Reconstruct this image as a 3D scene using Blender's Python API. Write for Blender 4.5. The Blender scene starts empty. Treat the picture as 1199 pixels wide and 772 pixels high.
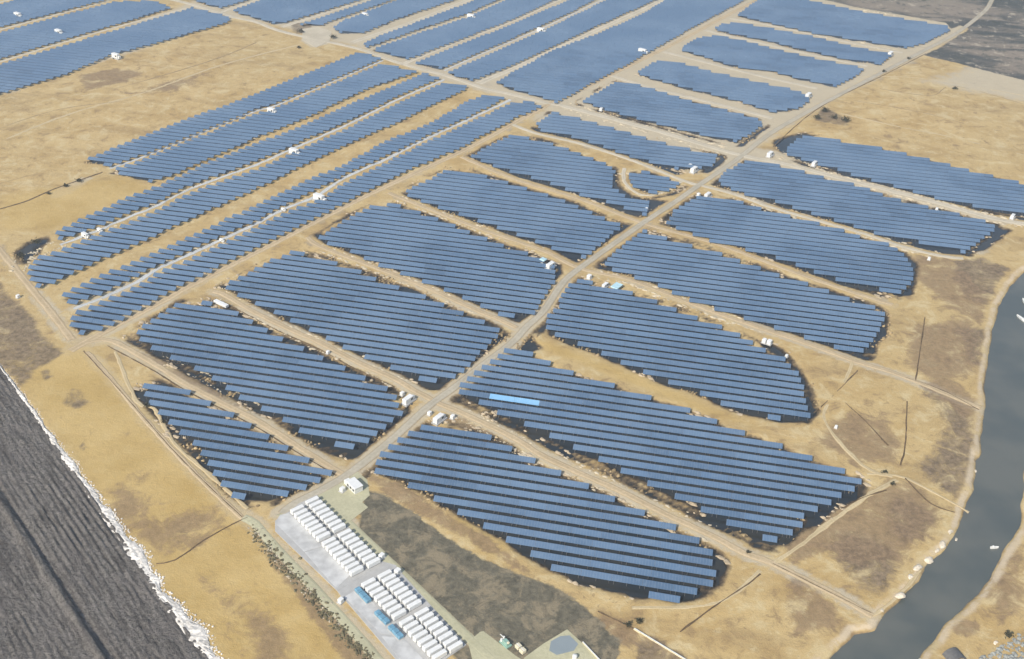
import bpy, bmesh, math, random
import numpy as np
from mathutils import Vector, Matrix, noise
random.seed(7); rng = np.random.default_rng(7)
R = math.radians
scene = bpy.context.scene
col = scene.collection
# ------------------------------------------------------------------ camera
CW, CH, FP, HC = 1199.0, 772.0, 1350.0, 320.0
PITCH, ROLL = 0.56088, 0.03647
Fv = Vector((0, math.cos(PITCH), -math.sin(PITCH)))
R0 = Vector((1, 0, 0)); U0 = R0.cross(Fv)
Rv = R0*math.cos(ROLL) + U0*math.sin(ROLL)
Uv = U0*math.cos(ROLL) - R0*math.sin(ROLL)
cd = bpy.data.cameras.new('camera'); cam = bpy.data.objects.new('camera', cd); col.objects.link(cam)
m = Matrix((Rv, Uv, -Fv)).transposed().to_4x4(); m.translation = (0, 0, HC)
cam.matrix_world = m
cd.sensor_width = 36; cd.lens = 36*FP/CW; cd.clip_start = 1; cd.clip_end = 40000
scene.camera = cam
# ------------------------------------------------------------------ light
SUN_EL, SUN_AZ = R(38), R(-122)          # azimuth of the direction TO the sun, from +x
w = bpy.data.worlds.new('World'); scene.world = w; w.use_nodes = True
nt = w.node_tree; bg = nt.nodes['Background']
sky = nt.nodes.new('ShaderNodeTexSky'); sky.sky_type = 'NISHITA'; sky.sun_disc = False
sky.sun_elevation = SUN_EL; sky.sun_rotation = R(90)-SUN_AZ
sky.air_density = 1.2; sky.dust_density = 2.0
nt.links.new(sky.outputs[0], bg.inputs[0]); bg.inputs[1].default_value = 0.11
sl = bpy.data.lights.new('sun', 'SUN'); so = bpy.data.objects.new('sun', sl); col.objects.link(so)
sl.energy = 3.6; sl.angle = R(0.8); sl.color = (1.0, 0.93, 0.82)
sd = Vector((math.cos(SUN_EL)*math.cos(SUN_AZ), math.cos(SUN_EL)*math.sin(SUN_AZ), math.sin(SUN_EL)))
so.rotation_euler = sd.to_track_quat('Z', 'Y').to_euler(); so.location = (0, 0, 500)
scene.view_settings.view_transform = 'Standard'; scene.view_settings.look = 'None'
scene.view_settings.exposure = 0.55; scene.view_settings.gamma = 1
try: scene.cycles.volume_bounces = 0
except Exception: pass
HAZE = 0.0002

# ------------------------------------------------------------------ helpers
def at(px, py, z=0.0):
    """the place on the level z that the surveyed photo point (px,py) lies on"""
    d = Fv + Rv*((px-CW/2)/FP) - Uv*((py-CH/2)/FP)
    t = (z-HC)/d.z
    return Vector((d.x*t, d.y*t, z))
def ats(pts, z=0.0): return [at(a, b, z) for a, b in pts]
def arr(pts, z=0.0): return np.array([[p.x, p.y] for p in ats(pts, z)])
AZ_ROW, AZ_A = -0.18345, 0.97027
D_ROW = Vector((math.cos(AZ_ROW), math.sin(AZ_ROW), 0)); N_ROW = Vector((-D_ROW.y, D_ROW.x, 0))
PITCH_ROW = 5.79
def tag(o, label=None, cat=None, group=None, kind=None):
    if label: o['label'] = label
    if cat: o['category'] = cat
    if group: o['group'] = group
    if kind: o['kind'] = kind
    return o
def link(o, parent=None):
    col.objects.link(o)
    if parent: o.parent = parent
    return o
def empty(name, loc, rz=0, **k):
    o = bpy.data.objects.new(name, None); link(o); o.location = loc; o.rotation_euler = (0, 0, rz)
    o.empty_display_size = .5
    return tag(o, **k)
def mesh(name, vs, fs, mt=None, parent=None, smooth=False):
    me = bpy.data.meshes.new(name); me.from_pydata([tuple(v) for v in vs], [], [tuple(f) for f in fs]); me.update()
    if mt: me.materials.append(mt)
    if smooth: me.polygons.foreach_set('use_smooth', [True]*len(me.polygons))
    return link(bpy.data.objects.new(name, me), parent)
class MB:
    def __init__(s): s.v = []; s.f = []
    def box(s, c, d, rz=0, bev=0):
        i = len(s.v); hx, hy, hz = d[0]/2, d[1]/2, d[2]/2; cs, sn = math.cos(rz), math.sin(rz)
        if bev:
            ring = [(-hx+bev,-hy),(hx-bev,-hy),(hx,-hy+bev),(hx,hy-bev),(hx-bev,hy),(-hx+bev,hy),(-hx,hy-bev),(-hx,-hy+bev)]
            lay = [(1,-hz),(1,hz-bev),((min(hx,hy)-bev)/min(hx,hy),hz)]
            for k, z in lay:
                for x, y in ring:
                    x2, y2 = (x-(bev if x > 0 else -bev)*(k != 1), y-(bev if y > 0 else -bev)*(k != 1))
                    s.v.append((c[0]+x2*cs-y2*sn, c[1]+x2*sn+y2*cs, c[2]+z))
            for l in range(2):
                for k in range(8):
                    a = i+l*8+k; b = i+l*8+(k+1) % 8; s.f.append((a, b, b+8, a+8))
            s.f.append(tuple(i+16+k for k in range(8))); s.f.append(tuple(i+k for k in reversed(range(8))))
            return s
        for z in (-hz, hz):
            for x, y in ((-hx,-hy),(hx,-hy),(hx,hy),(-hx,hy)):
                s.v.append((c[0]+x*cs-y*sn, c[1]+x*sn+y*cs, c[2]+z))
        s.f += [(i,i+3,i+2,i+1),(i+4,i+5,i+6,i+7),(i,i+1,i+5,i+4),(i+1,i+2,i+6,i+5),(i+2,i+3,i+7,i+6),(i+3,i,i+4,i+7)]
        return s
    def cyl(s, c, r, h, n=10, r2=None):
        i = len(s.v); r2 = r if r2 is None else r2
        for z, q in ((0, r), (h, r2)):
            for k in range(n):
                a = 2*math.pi*k/n; s.v.append((c[0]+q*math.cos(a), c[1]+q*math.sin(a), c[2]+z))
        for k in range(n): s.f.append((i+k, i+(k+1) % n, i+n+(k+1) % n, i+n+k))
        s.f.append(tuple(i+n+k for k in range(n))); return s
    def lump(s, c, r, h, n=7, jag=.35, el=1.0, rz=0):
        i = len(s.v); rs = [r*(1+random.uniform(-jag, jag)) for _ in range(n)]; cs, sn = math.cos(rz), math.sin(rz)
        for q, z in ((1.0, -.15), (.78, .55), (.35, .95)):
            for k in range(n):
                a = 2*math.pi*k/n+q; x = rs[k]*q*math.cos(a)*el; y = rs[k]*q*math.sin(a)
                s.v.append((c[0]+x*cs-y*sn, c[1]+x*sn+y*cs, c[2]+h*z*(1+random.uniform(-.2,.2))))
        s.v.append((c[0], c[1], c[2]+h))
        for l in range(2):
            for k in range(n):
                a = i+l*n+k; b = i+l*n+(k+1) % n; s.f.append((a, b, b+n, a+n))
        for k in range(n): s.f.append((i+2*n+k, i+2*n+(k+1) % n, i+3*n))
        return s
    def build(s, name, mt, parent=None, smooth=False): return mesh(name, s.v, s.f, mt, parent, smooth)
WORDS = ['zeroth','first','second','third','fourth','fifth','sixth','seventh','eighth','ninth','tenth','eleventh','twelfth','thirteenth','fourteenth','fifteenth','sixteenth','seventeenth','eighteenth','nineteenth']
def ordn(n):
    if n < 20: return WORDS[n]
    t = {2:('twenty','twentieth'),3:('thirty','thirtieth'),4:('forty','fortieth'),5:('fifty','fiftieth'),6:('sixty','sixtieth'),7:('seventy','seventieth'),8:('eighty','eightieth'),9:('ninety','ninetieth')}[min(9,n//10)]
    return t[1] if n % 10 == 0 else t[0]+'-'+WORDS[n % 10]

# ------------------------------------------------------------------ materials
class NT:
    def __init__(s, name):
        s.m = bpy.data.materials.new(name); s.m.use_nodes = True; s.t = s.m.node_tree
        s.b = s.t.nodes['Principled BSDF']; s.geo = s.t.nodes.new('ShaderNodeNewGeometry')
    def n(s, ty, **k):
        o = s.t.nodes.new(ty)
        for a, b in k.items(): setattr(o, a, b)
        return o
    def l(s, a, b): s.t.links.new(a, b)
    def noise(s, scale, detail=4, rough=.55, vec=None, dist=0, stretch=None):
        o = s.n('ShaderNodeTexNoise'); o.inputs['Scale'].default_value = scale; o.inputs['Detail'].default_value = detail
        o.inputs['Roughness'].default_value = rough; o.inputs['Distortion'].default_value = dist
        v = vec or s.geo.outputs['Position']
        if stretch:
            mp = s.n('ShaderNodeMapping'); mp.vector_type = 'TEXTURE'
            mp.inputs['Rotation'].default_value = (0, 0, stretch[0]); mp.inputs['Scale'].default_value = (stretch[1], stretch[2], 1)
            s.l(v, mp.inputs[0]); v = mp.outputs[0]
        s.l(v, o.inputs['Vector']); return o.outputs['Fac']
    def attr(s, name):
        o = s.n('ShaderNodeAttribute', attribute_name=name); return o.outputs['Fac']
    def math(s, op, a, b=0.0, c=None):
        o = s.n('ShaderNodeMath', operation=op)
        for i, x in enumerate((a, b, c)):
            if x is None: continue
            if isinstance(x, (int, float)): o.inputs[i].default_value = x
            else: s.l(x, o.inputs[i])
        return o.outputs[0]
    def step(s, x, lo, hi):
        o = s.n('ShaderNodeMapRange', interpolation_type='SMOOTHSTEP')
        s.l(x, o.inputs[0]); o.inputs[1].default_value = lo; o.inputs[2].default_value = hi; return o.outputs[0]
    def mix(s, f, a, b, bt='MIX'):
        o = s.n('ShaderNodeMix', data_type='RGBA', blend_type=bt)
        for i, x in ((0, f), (6, a), (7, b)):
            if isinstance(x, tuple): o.inputs[i].default_value = (*x, 1)
            elif isinstance(x, (int, float)): o.inputs[i].default_value = x
            else: s.l(x, o.inputs[i])
        return o.outputs[2]
    def bump(s, h, strength, dist):
        o = s.n('ShaderNodeBump'); o.inputs['Strength'].default_value = strength; o.inputs['Distance'].default_value = dist
        s.l(h, o.inputs['Height']); s.l(o.outputs[0], s.b.inputs['Normal'])
    def out(s, c, rough=.9, spec=.3, metal=0):
        if isinstance(c, tuple): s.b.inputs['Base Color'].default_value = (*c, 1)
        else: s.l(c, s.b.inputs['Base Color'])
        s.b.inputs['Roughness'].default_value = rough; s.b.inputs['Specular IOR Level'].default_value = spec
        s.b.inputs['Metallic'].default_value = metal
        return s.m
def simple(name, c, rough=.7, spec=.4, var=.15, scale=1.5, metal=0):
    k = NT(name); n1 = k.noise(scale, 5); n2 = k.noise(scale*.12, 3)
    f = k.math('MULTIPLY', k.step(k.math('ADD', n1, k.math('MULTIPLY', n2, .6)), .45, 1.1), 1.0)
    lo = tuple(x*(1-var*1.4) for x in c); hi = tuple(min(.95, x*(1+var*.8)) for x in c)
    return k.out(k.mix(f, lo, hi), rough, spec, metal)

def mat_ground():
    k = NT('dry_ground')
    n_big = k.noise(.006, 4); n_mid = k.noise(.035, 6, .6); n_f = k.noise(.35, 8, .7); n_x = k.noise(1.6, 6, .7)
    n_str = k.noise(.05, 7, .65, stretch=(AZ_ROW, 5.0, 1.0), dist=.6)
    c = k.mix(k.step(n_mid, .3, .7), (.41, .285, .12), (.52, .39, .19))
    c = k.mix(k.math('MULTIPLY', k.step(n_big, .4, .65), .6), c, (.45, .34, .165))
    c = k.mix(k.math('MULTIPLY', k.step(n_str, .48, .7), .55), c, (.285, .2, .098))
    c = k.mix(k.math('MULTIPLY', k.step(n_f, .5, .8), .45), c, (.24, .165, .085))
    c = k.mix(k.math('MULTIPLY', k.step(n_x, .5, .75), .25), c, (.52, .42, .25))
    n_blo = k.noise(.09, 8, .72, dist=.5)
    c = k.mix(k.math('MULTIPLY', k.step(n_blo, .52, .66), .7), c, (.25, .172, .09))
    c = k.mix(k.math('MULTIPLY', k.step(k.math('SUBTRACT', 1.0, n_blo), .5, .64), .6), c, (.56, .47, .28))
    n_pt = k.noise(.22, 4, .6, dist=2.0)
    c = k.mix(k.math('MULTIPLY', k.step(n_pt, .62, .7), .5), c, (.2, .14, .08))
    nn0 = k.math('ADD', k.math('MULTIPLY', k.math('SUBTRACT', n_f, .5), .9), k.math('MULTIPLY', k.math('SUBTRACT', n_mid, .5), 1.1))
    nn = k.math('ADD', nn0, k.math('MULTIPLY', k.math('SUBTRACT', n_blo, .5), 2.4))
    # pale, silty ground of the farther dykes
    pl = k.math('ADD', k.attr('pale'), k.math('MULTIPLY', nn, .6))
    c = k.mix(k.math('MULTIPLY', k.step(pl, .3, .8), .8), c, (.46, .41, .31))
    # orange-tan sheltered meadow on the left
    c = k.mix(k.math('MULTIPLY', k.attr('gold'), .75), c, k.mix(k.step(n_mid, .3, .7), (.41, .285, .10), (.49, .355, .145)))
    # dark burnt or wet patches
    dk = k.math('ADD', k.attr('dark'), nn)
    dcol = k.mix(k.step(n_f, .35, .7), (.09, .07, .052), (.26, .2, .14))
    c = k.mix(k.math('MULTIPLY', k.step(dk, .35, 1.1), .85), c, dcol)
    br = k.math('ADD', k.attr('brown'), nn)
    c = k.mix(k.math('MULTIPLY', k.step(br, .35, .95), .75), c, k.mix(k.step(n_f, .35, .7), (.17, .12, .075), (.3, .21, .125)))
    # grey works ground
    gy = k.math('ADD', k.attr('grey'), k.math('MULTIPLY', nn, .55))
    n_g = k.noise(.12, 8, .75, dist=.8)
    gcol = k.mix(k.step(n_f, .3, .8), (.085, .08, .06), (.2, .18, .13))
    gcol = k.mix(k.math('MULTIPLY', k.step(n_blo, .46, .6), .75), gcol, (.27, .225, .15))
    gcol = k.mix(k.math('MULTIPLY', k.step(n_g, .52, .66), .6), gcol, (.05, .048, .038))
    gcol = k.mix(k.math('MULTIPLY', k.step(n_x, .6, .75), .5), gcol, (.33, .29, .22))
    c = k.mix(k.step(gy, .35, .6), c, gcol)
    # wetland far right
    wt = k.math('ADD', k.attr('wet'), k.math('MULTIPLY', nn, .5))
    wn = k.noise(.02, 6, .65, stretch=(AZ_ROW, 2.5, 1.0), dist=1.0)
    wcol = k.mix(k.step(wn, .4, .58), (.07, .076, .072), (.235, .2, .16))
    wcol = k.mix(k.math('MULTIPLY', k.step(n_blo, .56, .64), .8), wcol, (.42, .37, .29))
    wcol = k.mix(k.math('MULTIPLY', k.step(k.math('SUBTRACT', 1.0, n_blo), .54, .62), .7), wcol, (.05, .062, .055))
    wcol = k.mix(k.math('MULTIPLY', k.step(n_f, .55, .75), .5), wcol, (.4, .36, .28))
    c = k.mix(k.step(wt, .35, .65), c, wcol)
    # pond banks and bed: dark mud, ragged
    pd = k.math('ADD', k.attr('pond'), k.math('MULTIPLY', nn0, 4.5))
    mud = k.mix(k.step(n_f, .35, .7), (.03, .026, .021), (.075, .06, .045))
    c = k.mix(k.math('MULTIPLY', k.step(k.math('MULTIPLY', pd, -1.0), -1.6, .4), .95), c, k.mix(.5, mud, (.24, .175, .10)))
    c = k.mix(k.step(k.math('MULTIPLY', pd, -1.0), -.2, 1.3), c, mud)
    # river bank: thin pale sandy lip, brown below
    rv = k.math('ADD', k.attr('river'), k.math('MULTIPLY', nn0, 2.5))
    lip = k.math('MULTIPLY', k.math('MULTIPLY', k.step(n_blo, .38, .55), k.step(rv, -.6, .5)), k.step(k.math('MULTIPLY', rv, -1), -3.6, -1.4))
    c = k.mix(k.math('MULTIPLY', lip, .85), c, (.55, .46, .33))
    c = k.mix(k.step(k.math('MULTIPLY', rv, -1), .3, 1.5), c, (.16, .12, .08))
    k.bump(k.math('ADD', n_f, k.math('MULTIPLY', n_x, .4)), .7, .55)
    return k.out(c, .95, .15)

def mat_road(name, a, b, edge, rut=.5):
    k = NT(name); u = k.attr('across'); nf = k.noise(.8, 7, .65); nm = k.noise(.07, 4)
    c = k.mix(k.step(nf, .3, .7), a, b)
    c = k.mix(k.math('MULTIPLY', k.step(nm, .4, .65), .5), c, tuple(x*.82 for x in a))
    ctr = k.math('ABSOLUTE', u)                      # wheel ruts polished paler, crown between them rougher
    r = k.math('MULTIPLY', k.step(ctr, .2, .38), k.step(k.math('MULTIPLY', ctr, -1), -.75, -.55))
    c = k.mix(k.math('MULTIPLY', k.math('MULTIPLY', r, nf), rut), c, tuple(min(.8, x*1.25) for x in b))
    e = k.math('ADD', ctr, k.math('MULTIPLY', k.math('SUBTRACT', nf, .5), .9))
    c = k.mix(k.step(e, .72, 1.0), c, edge)
    k.bump(nf, .5, .3); return k.out(c, .9, .2)

def mat_panel(name, base, var=1.0):
    k = NT(name); oi = k.n('ShaderNodeObjectInfo')
    tc = k.n('ShaderNodeTexCoord')
    nb = k.noise(.02, 4); nf = k.noise(.5, 5)
    b2 = tuple(x*q_ for x, q_ in zip(base, (1.25, 1.15, 1.08))); b0 = tuple(x*(1+.1*var) for x in base); b1 = tuple(x*(1-.22*var) for x in base)
    c = k.mix(oi.outputs['Random'], b1, base)
    c = k.mix(k.math('MULTIPLY', k.step(nb, .4, .62), .8), c, b2)
    c = k.mix(k.math('MULTIPLY', k.step(nf, .45, .8), .3), c, (base[0]*1.9, base[1]*1.5, base[2]*1.25))
    # module joints
    sep = k.n('ShaderNodeSeparateXYZ'); k.l(tc.outputs['Object'], sep.inputs[0])
    fx = k.math('FRACT', k.math('DIVIDE', sep.outputs[0], 1.17)); ln = k.math('LESS_THAN', fx, .05)
    c = k.mix(k.math('MULTIPLY', ln, .35), c, (.4, .42, .45))
    k.l(k.math('ADD', k.math('MULTIPLY', nb, .12), .2), k.b.inputs['Roughness'])
    m_ = k.out(c, .28, .35); return m_
def mat_water(name, a, b, rough):
    k = NT(name); n1 = k.noise(.03, 3); n2 = k.noise(1.2, 3)
    c = k.mix(k.step(n1, .35, .65), a, b); k.bump(n2, .12, .15); return k.out(c, rough, .5)
def mat_field():
    k = NT('ploughed_soil'); nf = k.noise(.7, 8, .72); nm = k.noise(.06, 4, dist=1); ns = k.noise(.4, 6, .7, stretch=(FIELD_AZ, 9.0, 1.0), dist=.5)
    c = k.mix(k.step(nf, .3, .7), (.085, .078, .07), (.27, .25, .228))
    c = k.mix(k.math('MULTIPLY', k.step(ns, .48, .62), .6), c, (.045, .04, .038))
    c = k.mix(k.math('MULTIPLY', k.step(nm, .45, .65), .45), c, (.17, .155, .145))
    k.bump(nf, 1.0, 1.8); return k.out(c, .95, .15)

# ------------------------------------------------------------------ survey of the site (photo points)
BL = {}   # name: (polygon, order, descriptor)
def blk(key, desc, pts): BL[key] = (pts, desc)
blk('F1','front block beside the white battery yard',[(498,498),(566,507),(595,524),(653,553),(711,580),(776,611),(812,628),(832,645),(834,684),(790,704),(672,681),(641,662),(608,640),(523,593),(469,563),(438,552),(443,537),(470,514)])
blk('F2','large front block with the bright glint',[(594,410),(619,413),(662,434),(703,446),(740,459),(779,471),(815,483),(859,503),(922,524),(954,539),(984,549),(1009,563),(1000,573),(966,591),(940,606),(938,616),(908,634),(888,630),(855,614),(822,598),(757,566),(696,536),(640,509),(585,484),(541,462),(541,450)])
blk('F3','block just below the bluish shelter',[(680,328),(724,338),(763,351),(811,371),(843,382),(872,396),(887,407),(915,418),(930,435),(937,447),(942,470),(948,492),(907,491),(859,480),(827,464),(768,443),(717,420),(691,408),(661,397),(642,389),(642,371),(656,360),(659,346),(669,332)])
blk('F4','block right of the second crossroads',[(754,270),(792,283),(840,296),(878,310),(916,324),(954,335),(985,348),(1017,357),(1037,369),(1027,387),(1020,400),(1010,412),(979,408),(928,391),(890,379),(846,365),(801,350),(763,331),(731,322),(709,312),(716,300),(735,284)])
blk('F5','round-ended block right of the third crossroads',[(820,230),(859,234),(900,248),(929,254),(978,267),(1014,280),(1040,286),(1056,298),(1066,312),(1067,330),(1052,343),(1009,337),(965,323),(915,304),(867,291),(833,283),(797,269),(781,264),(792,246)])
blk('F6','pointed block below the far right block',[(876,188),(900,191),(929,198),(965,208),(1004,217),(1040,231),(1092,244),(1134,254),(1160,261),(1167,268),(1147,281),(1129,296),(1100,290),(1066,282),(1030,275),(983,260),(939,247),(900,234),(872,228),(840,214),(852,200)])
blk('F7','right edge block beside the field',[(934,162),(952,159),(983,165),(1040,175),(1095,189),(1144,202),(1199,215),(1240,226),(1240,262),(1199,251),(1159,245),(1108,236),(1056,221),(1004,207),(978,198),(945,189),(919,180)])
blk('G0','small wedge block at the lower left',[(169,452),(181,447),(203,449),(243,471),(274,486),(318,514),(343,530),(390,553),(367,568),(333,580),(312,586),(274,582),(256,562),(240,537),(225,516),(208,503),(190,487),(174,471)])
blk('G1','block left of the first crossroads',[(212,355),(243,354),(268,362),(305,383),(336,400),(380,420),(420,439),(458,458),(465,474),(468,484),(448,500),(427,519),(412,525),(368,517),(349,503),(324,487),(281,466),(265,453),(228,431),(190,415),(168,403),(160,390),(181,374)])
blk('G2','second block left of the main road',[(317,306),(345,295),(379,303),(416,316),(453,333),(490,344),(524,360),(566,377),(585,388),(569,406),(555,420),(541,433),(529,444),(507,447),(484,443),(453,429),(413,412),(379,395),(345,378),(317,364),(288,350),(268,341),(264,334),(288,323)])
blk('G3','third block left of the main road',[(383,273),(404,259),(435,242),(461,239),(486,247),(523,261),(559,276),(600,292),(621,298),(648,310),(648,330),(638,346),(622,368),(600,371),(585,369),(559,356),(520,340),(481,325),(445,312),(414,296),(385,286),(373,278)])
blk('G4','fourth block left of the main road',[(478,223),(528,198),(549,201),(580,210),(600,216),(652,232),(696,251),(728,264),(714,276),(700,288),(684,302),(654,294),(621,281),(600,273),(585,268),(533,250),(502,239),(478,231)])
blk('G5','fifth block left of the main road',[(553,184),(575,170),(600,159),(631,164),(665,175),(704,190),(718,198),(715,218),(735,232),(764,238),(757,243),(755,252),(740,247),(711,237),(678,228),(647,216),(615,206),(600,202),(570,192)])
blk('G5b','little pocket block inside the hooked bank',[(737,204),(755,201),(781,208),(798,217),(781,223),(766,226),(748,223),(739,215)])
blk('G6','block just below the wide cross dyke',[(629,145),(649,132),(678,139),(724,152),(766,165),(807,175),(840,181),(831,196),(812,197),(792,198),(745,186),(709,173),(672,161),(634,153)])
blk('G7','block just above the wide cross dyke',[(683,119),(722,96),(745,99),(766,105),(807,118),(849,129),(885,139),(893,146),(880,155),(862,166),(833,161),(781,148),(730,135),(704,127)])
blk('G8','eighth block along the main road',[(745,86),(768,72),(797,74),(833,84),(900,99),(921,103),(942,110),(947,117),(934,127),(908,131),(900,130),(859,117),(807,104),(766,93)])
blk('G9','ninth block along the main road',[(801,54),(820,44),(841,42),(872,48),(900,56),(952,68),(1012,80),(998,91),(978,101),(939,93),(900,83),(859,78),(823,66),(799,59)])
blk('G10','thin tenth block along the main road',[(836,34),(849,27),(872,28),(900,33),(952,43),(991,53),(1045,64),(1030,75),(991,70),(939,58),(900,48),(859,40)])
blk('G11','farthest block beside the wetland',[(864,18),(880,6),(905,-8),(931,-3),(1004,13),(1068,24),(1107,30),(1111,36),(1081,51),(1061,56),(1029,51),(952,39),(900,27)])
blk('L1a','narrow strip beside the first long dyke',[(88,368),(128,351),(164,334),(185,321),(229,301),(262,285),(303,266),(335,250),(376,234),(408,213),(456,190),(495,170),(562,139),(603,120),(622,119),(632,125),(600,139),(533,175),(481,197),(424,226),(354,262),(300,290),(225,327),(170,357),(120,385),(95,391),(84,381)])
blk('L1b','strip above the pale service lane',[(66,349),(120,323),(175,300),(235,272),(293,245),(362,211),(404,194),(409,191),(455,165),(507,144),(549,119),(569,112),(592,113),(559,131),(492,162),(453,181),(404,203),(368,222),(331,240),(300,257),(259,276),(225,291),(181,311),(150,327),(115,345),(85,355)])
blk('L2a','strip just below the second lane',[(44,336),(32,318),(50,300),(75,293),(105,280),(149,262),(185,247),(221,228),(252,216),(303,198),(343,180),(408,151),(470,120),(522,97),(548,102),(515,118),(466,142),(398,172),(347,197),(300,220),(233,251),(181,275),(111,306),(60,331)])
blk('L2b','strip above the second service lane',[(67,272),(104,254),(150,232),(192,216),(246,190),(300,169),(352,149),(424,117),(497,87),(514,91),(465,112),(403,143),(338,171),(300,188),(248,207),(217,218),(181,237),(145,251),(101,270),(70,280)])
blk('L3a','strip below the third service lane',[(130,201),(167,188),(302,133),(320,129),(379,104),(449,75),(487,84),(430,103),(352,140),(300,160),(250,182),(207,202),(176,213),(155,207)])
blk('L3b','strip along the large tan field',[(98,189),(142,171),(207,145),(300,111),(378,80),(419,62),(430,63),(445,69),(377,97),(318,122),(300,127),(166,181),(128,194)])
blk('U1','wide block beyond the far crossroads',[(583,97),(600,86),(652,58),(704,39),(755,16),(781,0),(820,-22),(910,-22),(870,0),(830,21),(786,45),(724,80),(690,98),(651,120),(640,116),(600,104)])
blk('U2a','far strip left of the wide block',[(524,86),(560,70),(603,51),(640,35),(673,19),(720,-4),(748,-18),(800,-18),(766,0),(698,30),(600,76),(552,94)])
blk('U2b','far strip with the pale lane',[(488,74),(600,29),(662,3),(705,-18),(740,-18),(700,-3),(667,14),(630,31),(598,45),(557,62),(516,80)])
blk('U3a','far strip with the dark lane below',[(436,58),(483,42),(548,21),(592,1),(630,-18),(695,-18),(650,-1),(600,22),(533,48),(477,69)])
blk('U3b','far strip above the dark lane',[(424,53),(445,43),(549,4),(600,-18),(624,-18),(588,-3),(545,16),(480,37),(430,55)])
blk('U4','far strip beside the small yard',[(398,38),(424,38),(466,21),(530,0),(570,-18),(512,-18),(468,0),(404,24),(392,33)])
blk('U4b','short far strip above the small yard',[(352,29),(430,3),(490,-18),(506,-18),(465,-3),(400,20),(375,29)])
blk('U5','far strip behind the cross road',[(272,13),(300,3),(350,-18),(470,-18),(427,-2),(333,26),(320,27),(300,21)])
blk('U5b','farthest strip at the top',[(235,3),(258,9),(297,-3),(335,-18),(190,-18)])
blk('V1','long strip above the large tan field',[(0,76),(218,12),(225,9),(262,18),(268,22),(262,27),(217,40),(150,59),(133,62),(75,87),(45,96),(0,109),(-60,127),(-60,92)])
blk('V2','top left strip with the white boxes',[(-60,86),(0,68),(200,9),(180,1),(136,2),(0,39),(-60,56)])
blk('V3','topmost left strip',[(-60,48),(0,31),(122,0),(160,-12),(60,-12),(0,6),(-60,24)])
POND_EXTRA = [
 [(780,611),(815,622),(838,634),(852,655),(848,686),(832,700),(800,706),(790,700),(832,680)],
 [(925,640),(905,644),(885,636),(908,630),(940,612),(966,588),(1000,570),(1005,555),(1019,570),(1000,587),(962,610)],
 [(871,393),(897,401),(917,410),(938,434),(953,462),(958,486),(948,498),(936,494),(940,460),(925,425)],
 [(1022,356),(1042,368),(1038,392),(1022,413),(1010,412),(1024,390),(1033,368)],
 [(1050,290),(1072,308),(1074,330),(1068,346),(1052,348),(1066,328),(1062,308)],
 [(1150,260),(1182,270),(1165,285),(1136,299),(1128,297),(1150,282),(1165,270)],
 [(905,168),(920,160),(940,156),(960,158),(940,166),(925,180),(918,184)],
 [(641,330),(655,326),(664,336),(646,368),(632,388),(622,391),(606,384),(628,372),(640,352)],
 [(716,198),(733,200),(738,218),(755,226),(765,236),(735,236),(712,222)],
 [(755,232),(790,238),(772,250),(757,256),(748,250)],
 [(690,285),(720,268),(742,262),(715,284),(694,300),(680,306)],
 [(535,430),(560,412),(585,396),(596,392),(575,410),(545,436),(528,446)],
 [(430,530),(480,495),(498,492),(474,512),(447,536),(436,545)],
 [(600,392),(625,395),(636,408),(622,412),(600,410)],
 [(770,256),(790,240),(812,226),(820,230),(795,244),(783,262)],
 [(12,300),(30,285),(56,278),(60,284),(40,300),(26,318)],
]
RIVER = [(1199,317),(1180,335),(1168,356),(1160,386),(1155,419),(1151,450),(1149,483),(1145,525),(1138,556),(1134,580),(1128,595),(1120,615),(1105,640),(1081,662),(1077,676),(1055,698),(1033,717),(1020,736),(998,740),(984,752),(962,772),(925,812),(1040,835),(1065,800),(1081,772),(1089,758),(1107,738),(1125,717),(1148,696),(1166,668),(1180,642),(1197,616),(1203,560),(1212,500),(1222,430),(1250,360),(1290,330),(1330,280),(1260,285)]
ROADS = []
def road(name, pts, wd, mk, wob=.5): ROADS.append((name, pts, wd, mk, wob))
MAIN = [(330,602),(345,590),(380,572),(414,551),(460,514),(502,476),(530.6,455),(565,428),(600,401),(615.5,384),(628,373),(639,361),(654,338),(664,326),(675,317),(700,299),(755,260),(790,237),(820,216),(859,190),(900,158),(939,135),(978,114),(1037,83),(1081,60),(1120,39),(1151,15),(1160,3),(1164,-10),(1166,-30)]
road('main_road', MAIN, 4.5, 'grey', .2)
T = 'track'
road('dirt_track', [(97,402),(129,399),(181,426.6),(220,451),(300,492.5),(351.8,525),(401,556)], 4.2, T)
road('dirt_track', [(250,341),(260,344),(291,362),(331,382),(373,400.6),(416,423),(464,444.6),(481,455),(515,473),(541,483.6),(600,512),(633.7,533),(677.7,553.6),(724,574),(781,603),(833,627),(872,648),(900,657.5),(931,673),(977.7,696),(1022,722)], 4.2, T)
road('dirt_track', [(360,278),(373.5,288),(430,310),(495,335),(558,363.7),(586,375),(605,384)], 4.0, T)
road('dirt_track', [(455,226),(507,247),(559,267),(600,281),(639,295),(677.7,314),(734.7,327),(781,344),(833,364.5),(895,386),(926,396),(965,410),(1003.6,424),(1055,440),(1148,478)], 4.0, T)
road('dirt_track', [(540,184),(600,209),(677.7,233),(752,261),(820,280),(859,292.6),(900,308),(972.6,334),(1045,357)], 4.0, T)
road('dirt_track', [(600,146),(630,157),(677.7,168),(740,188),(804,213),(828,219),(864,229),(900,242),(952,257),(1009,273),(1055.7,288.6),(1097,299),(1128,303)], 4.0, 'pale')
road('dirt_track', [(646,121),(703.6,136),(781,157),(859,180),(913,191),(965,204),(1024.6,219),(1097,237.5),(1159,255),(1210,264)], 7, 'pale', 1.2)
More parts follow.
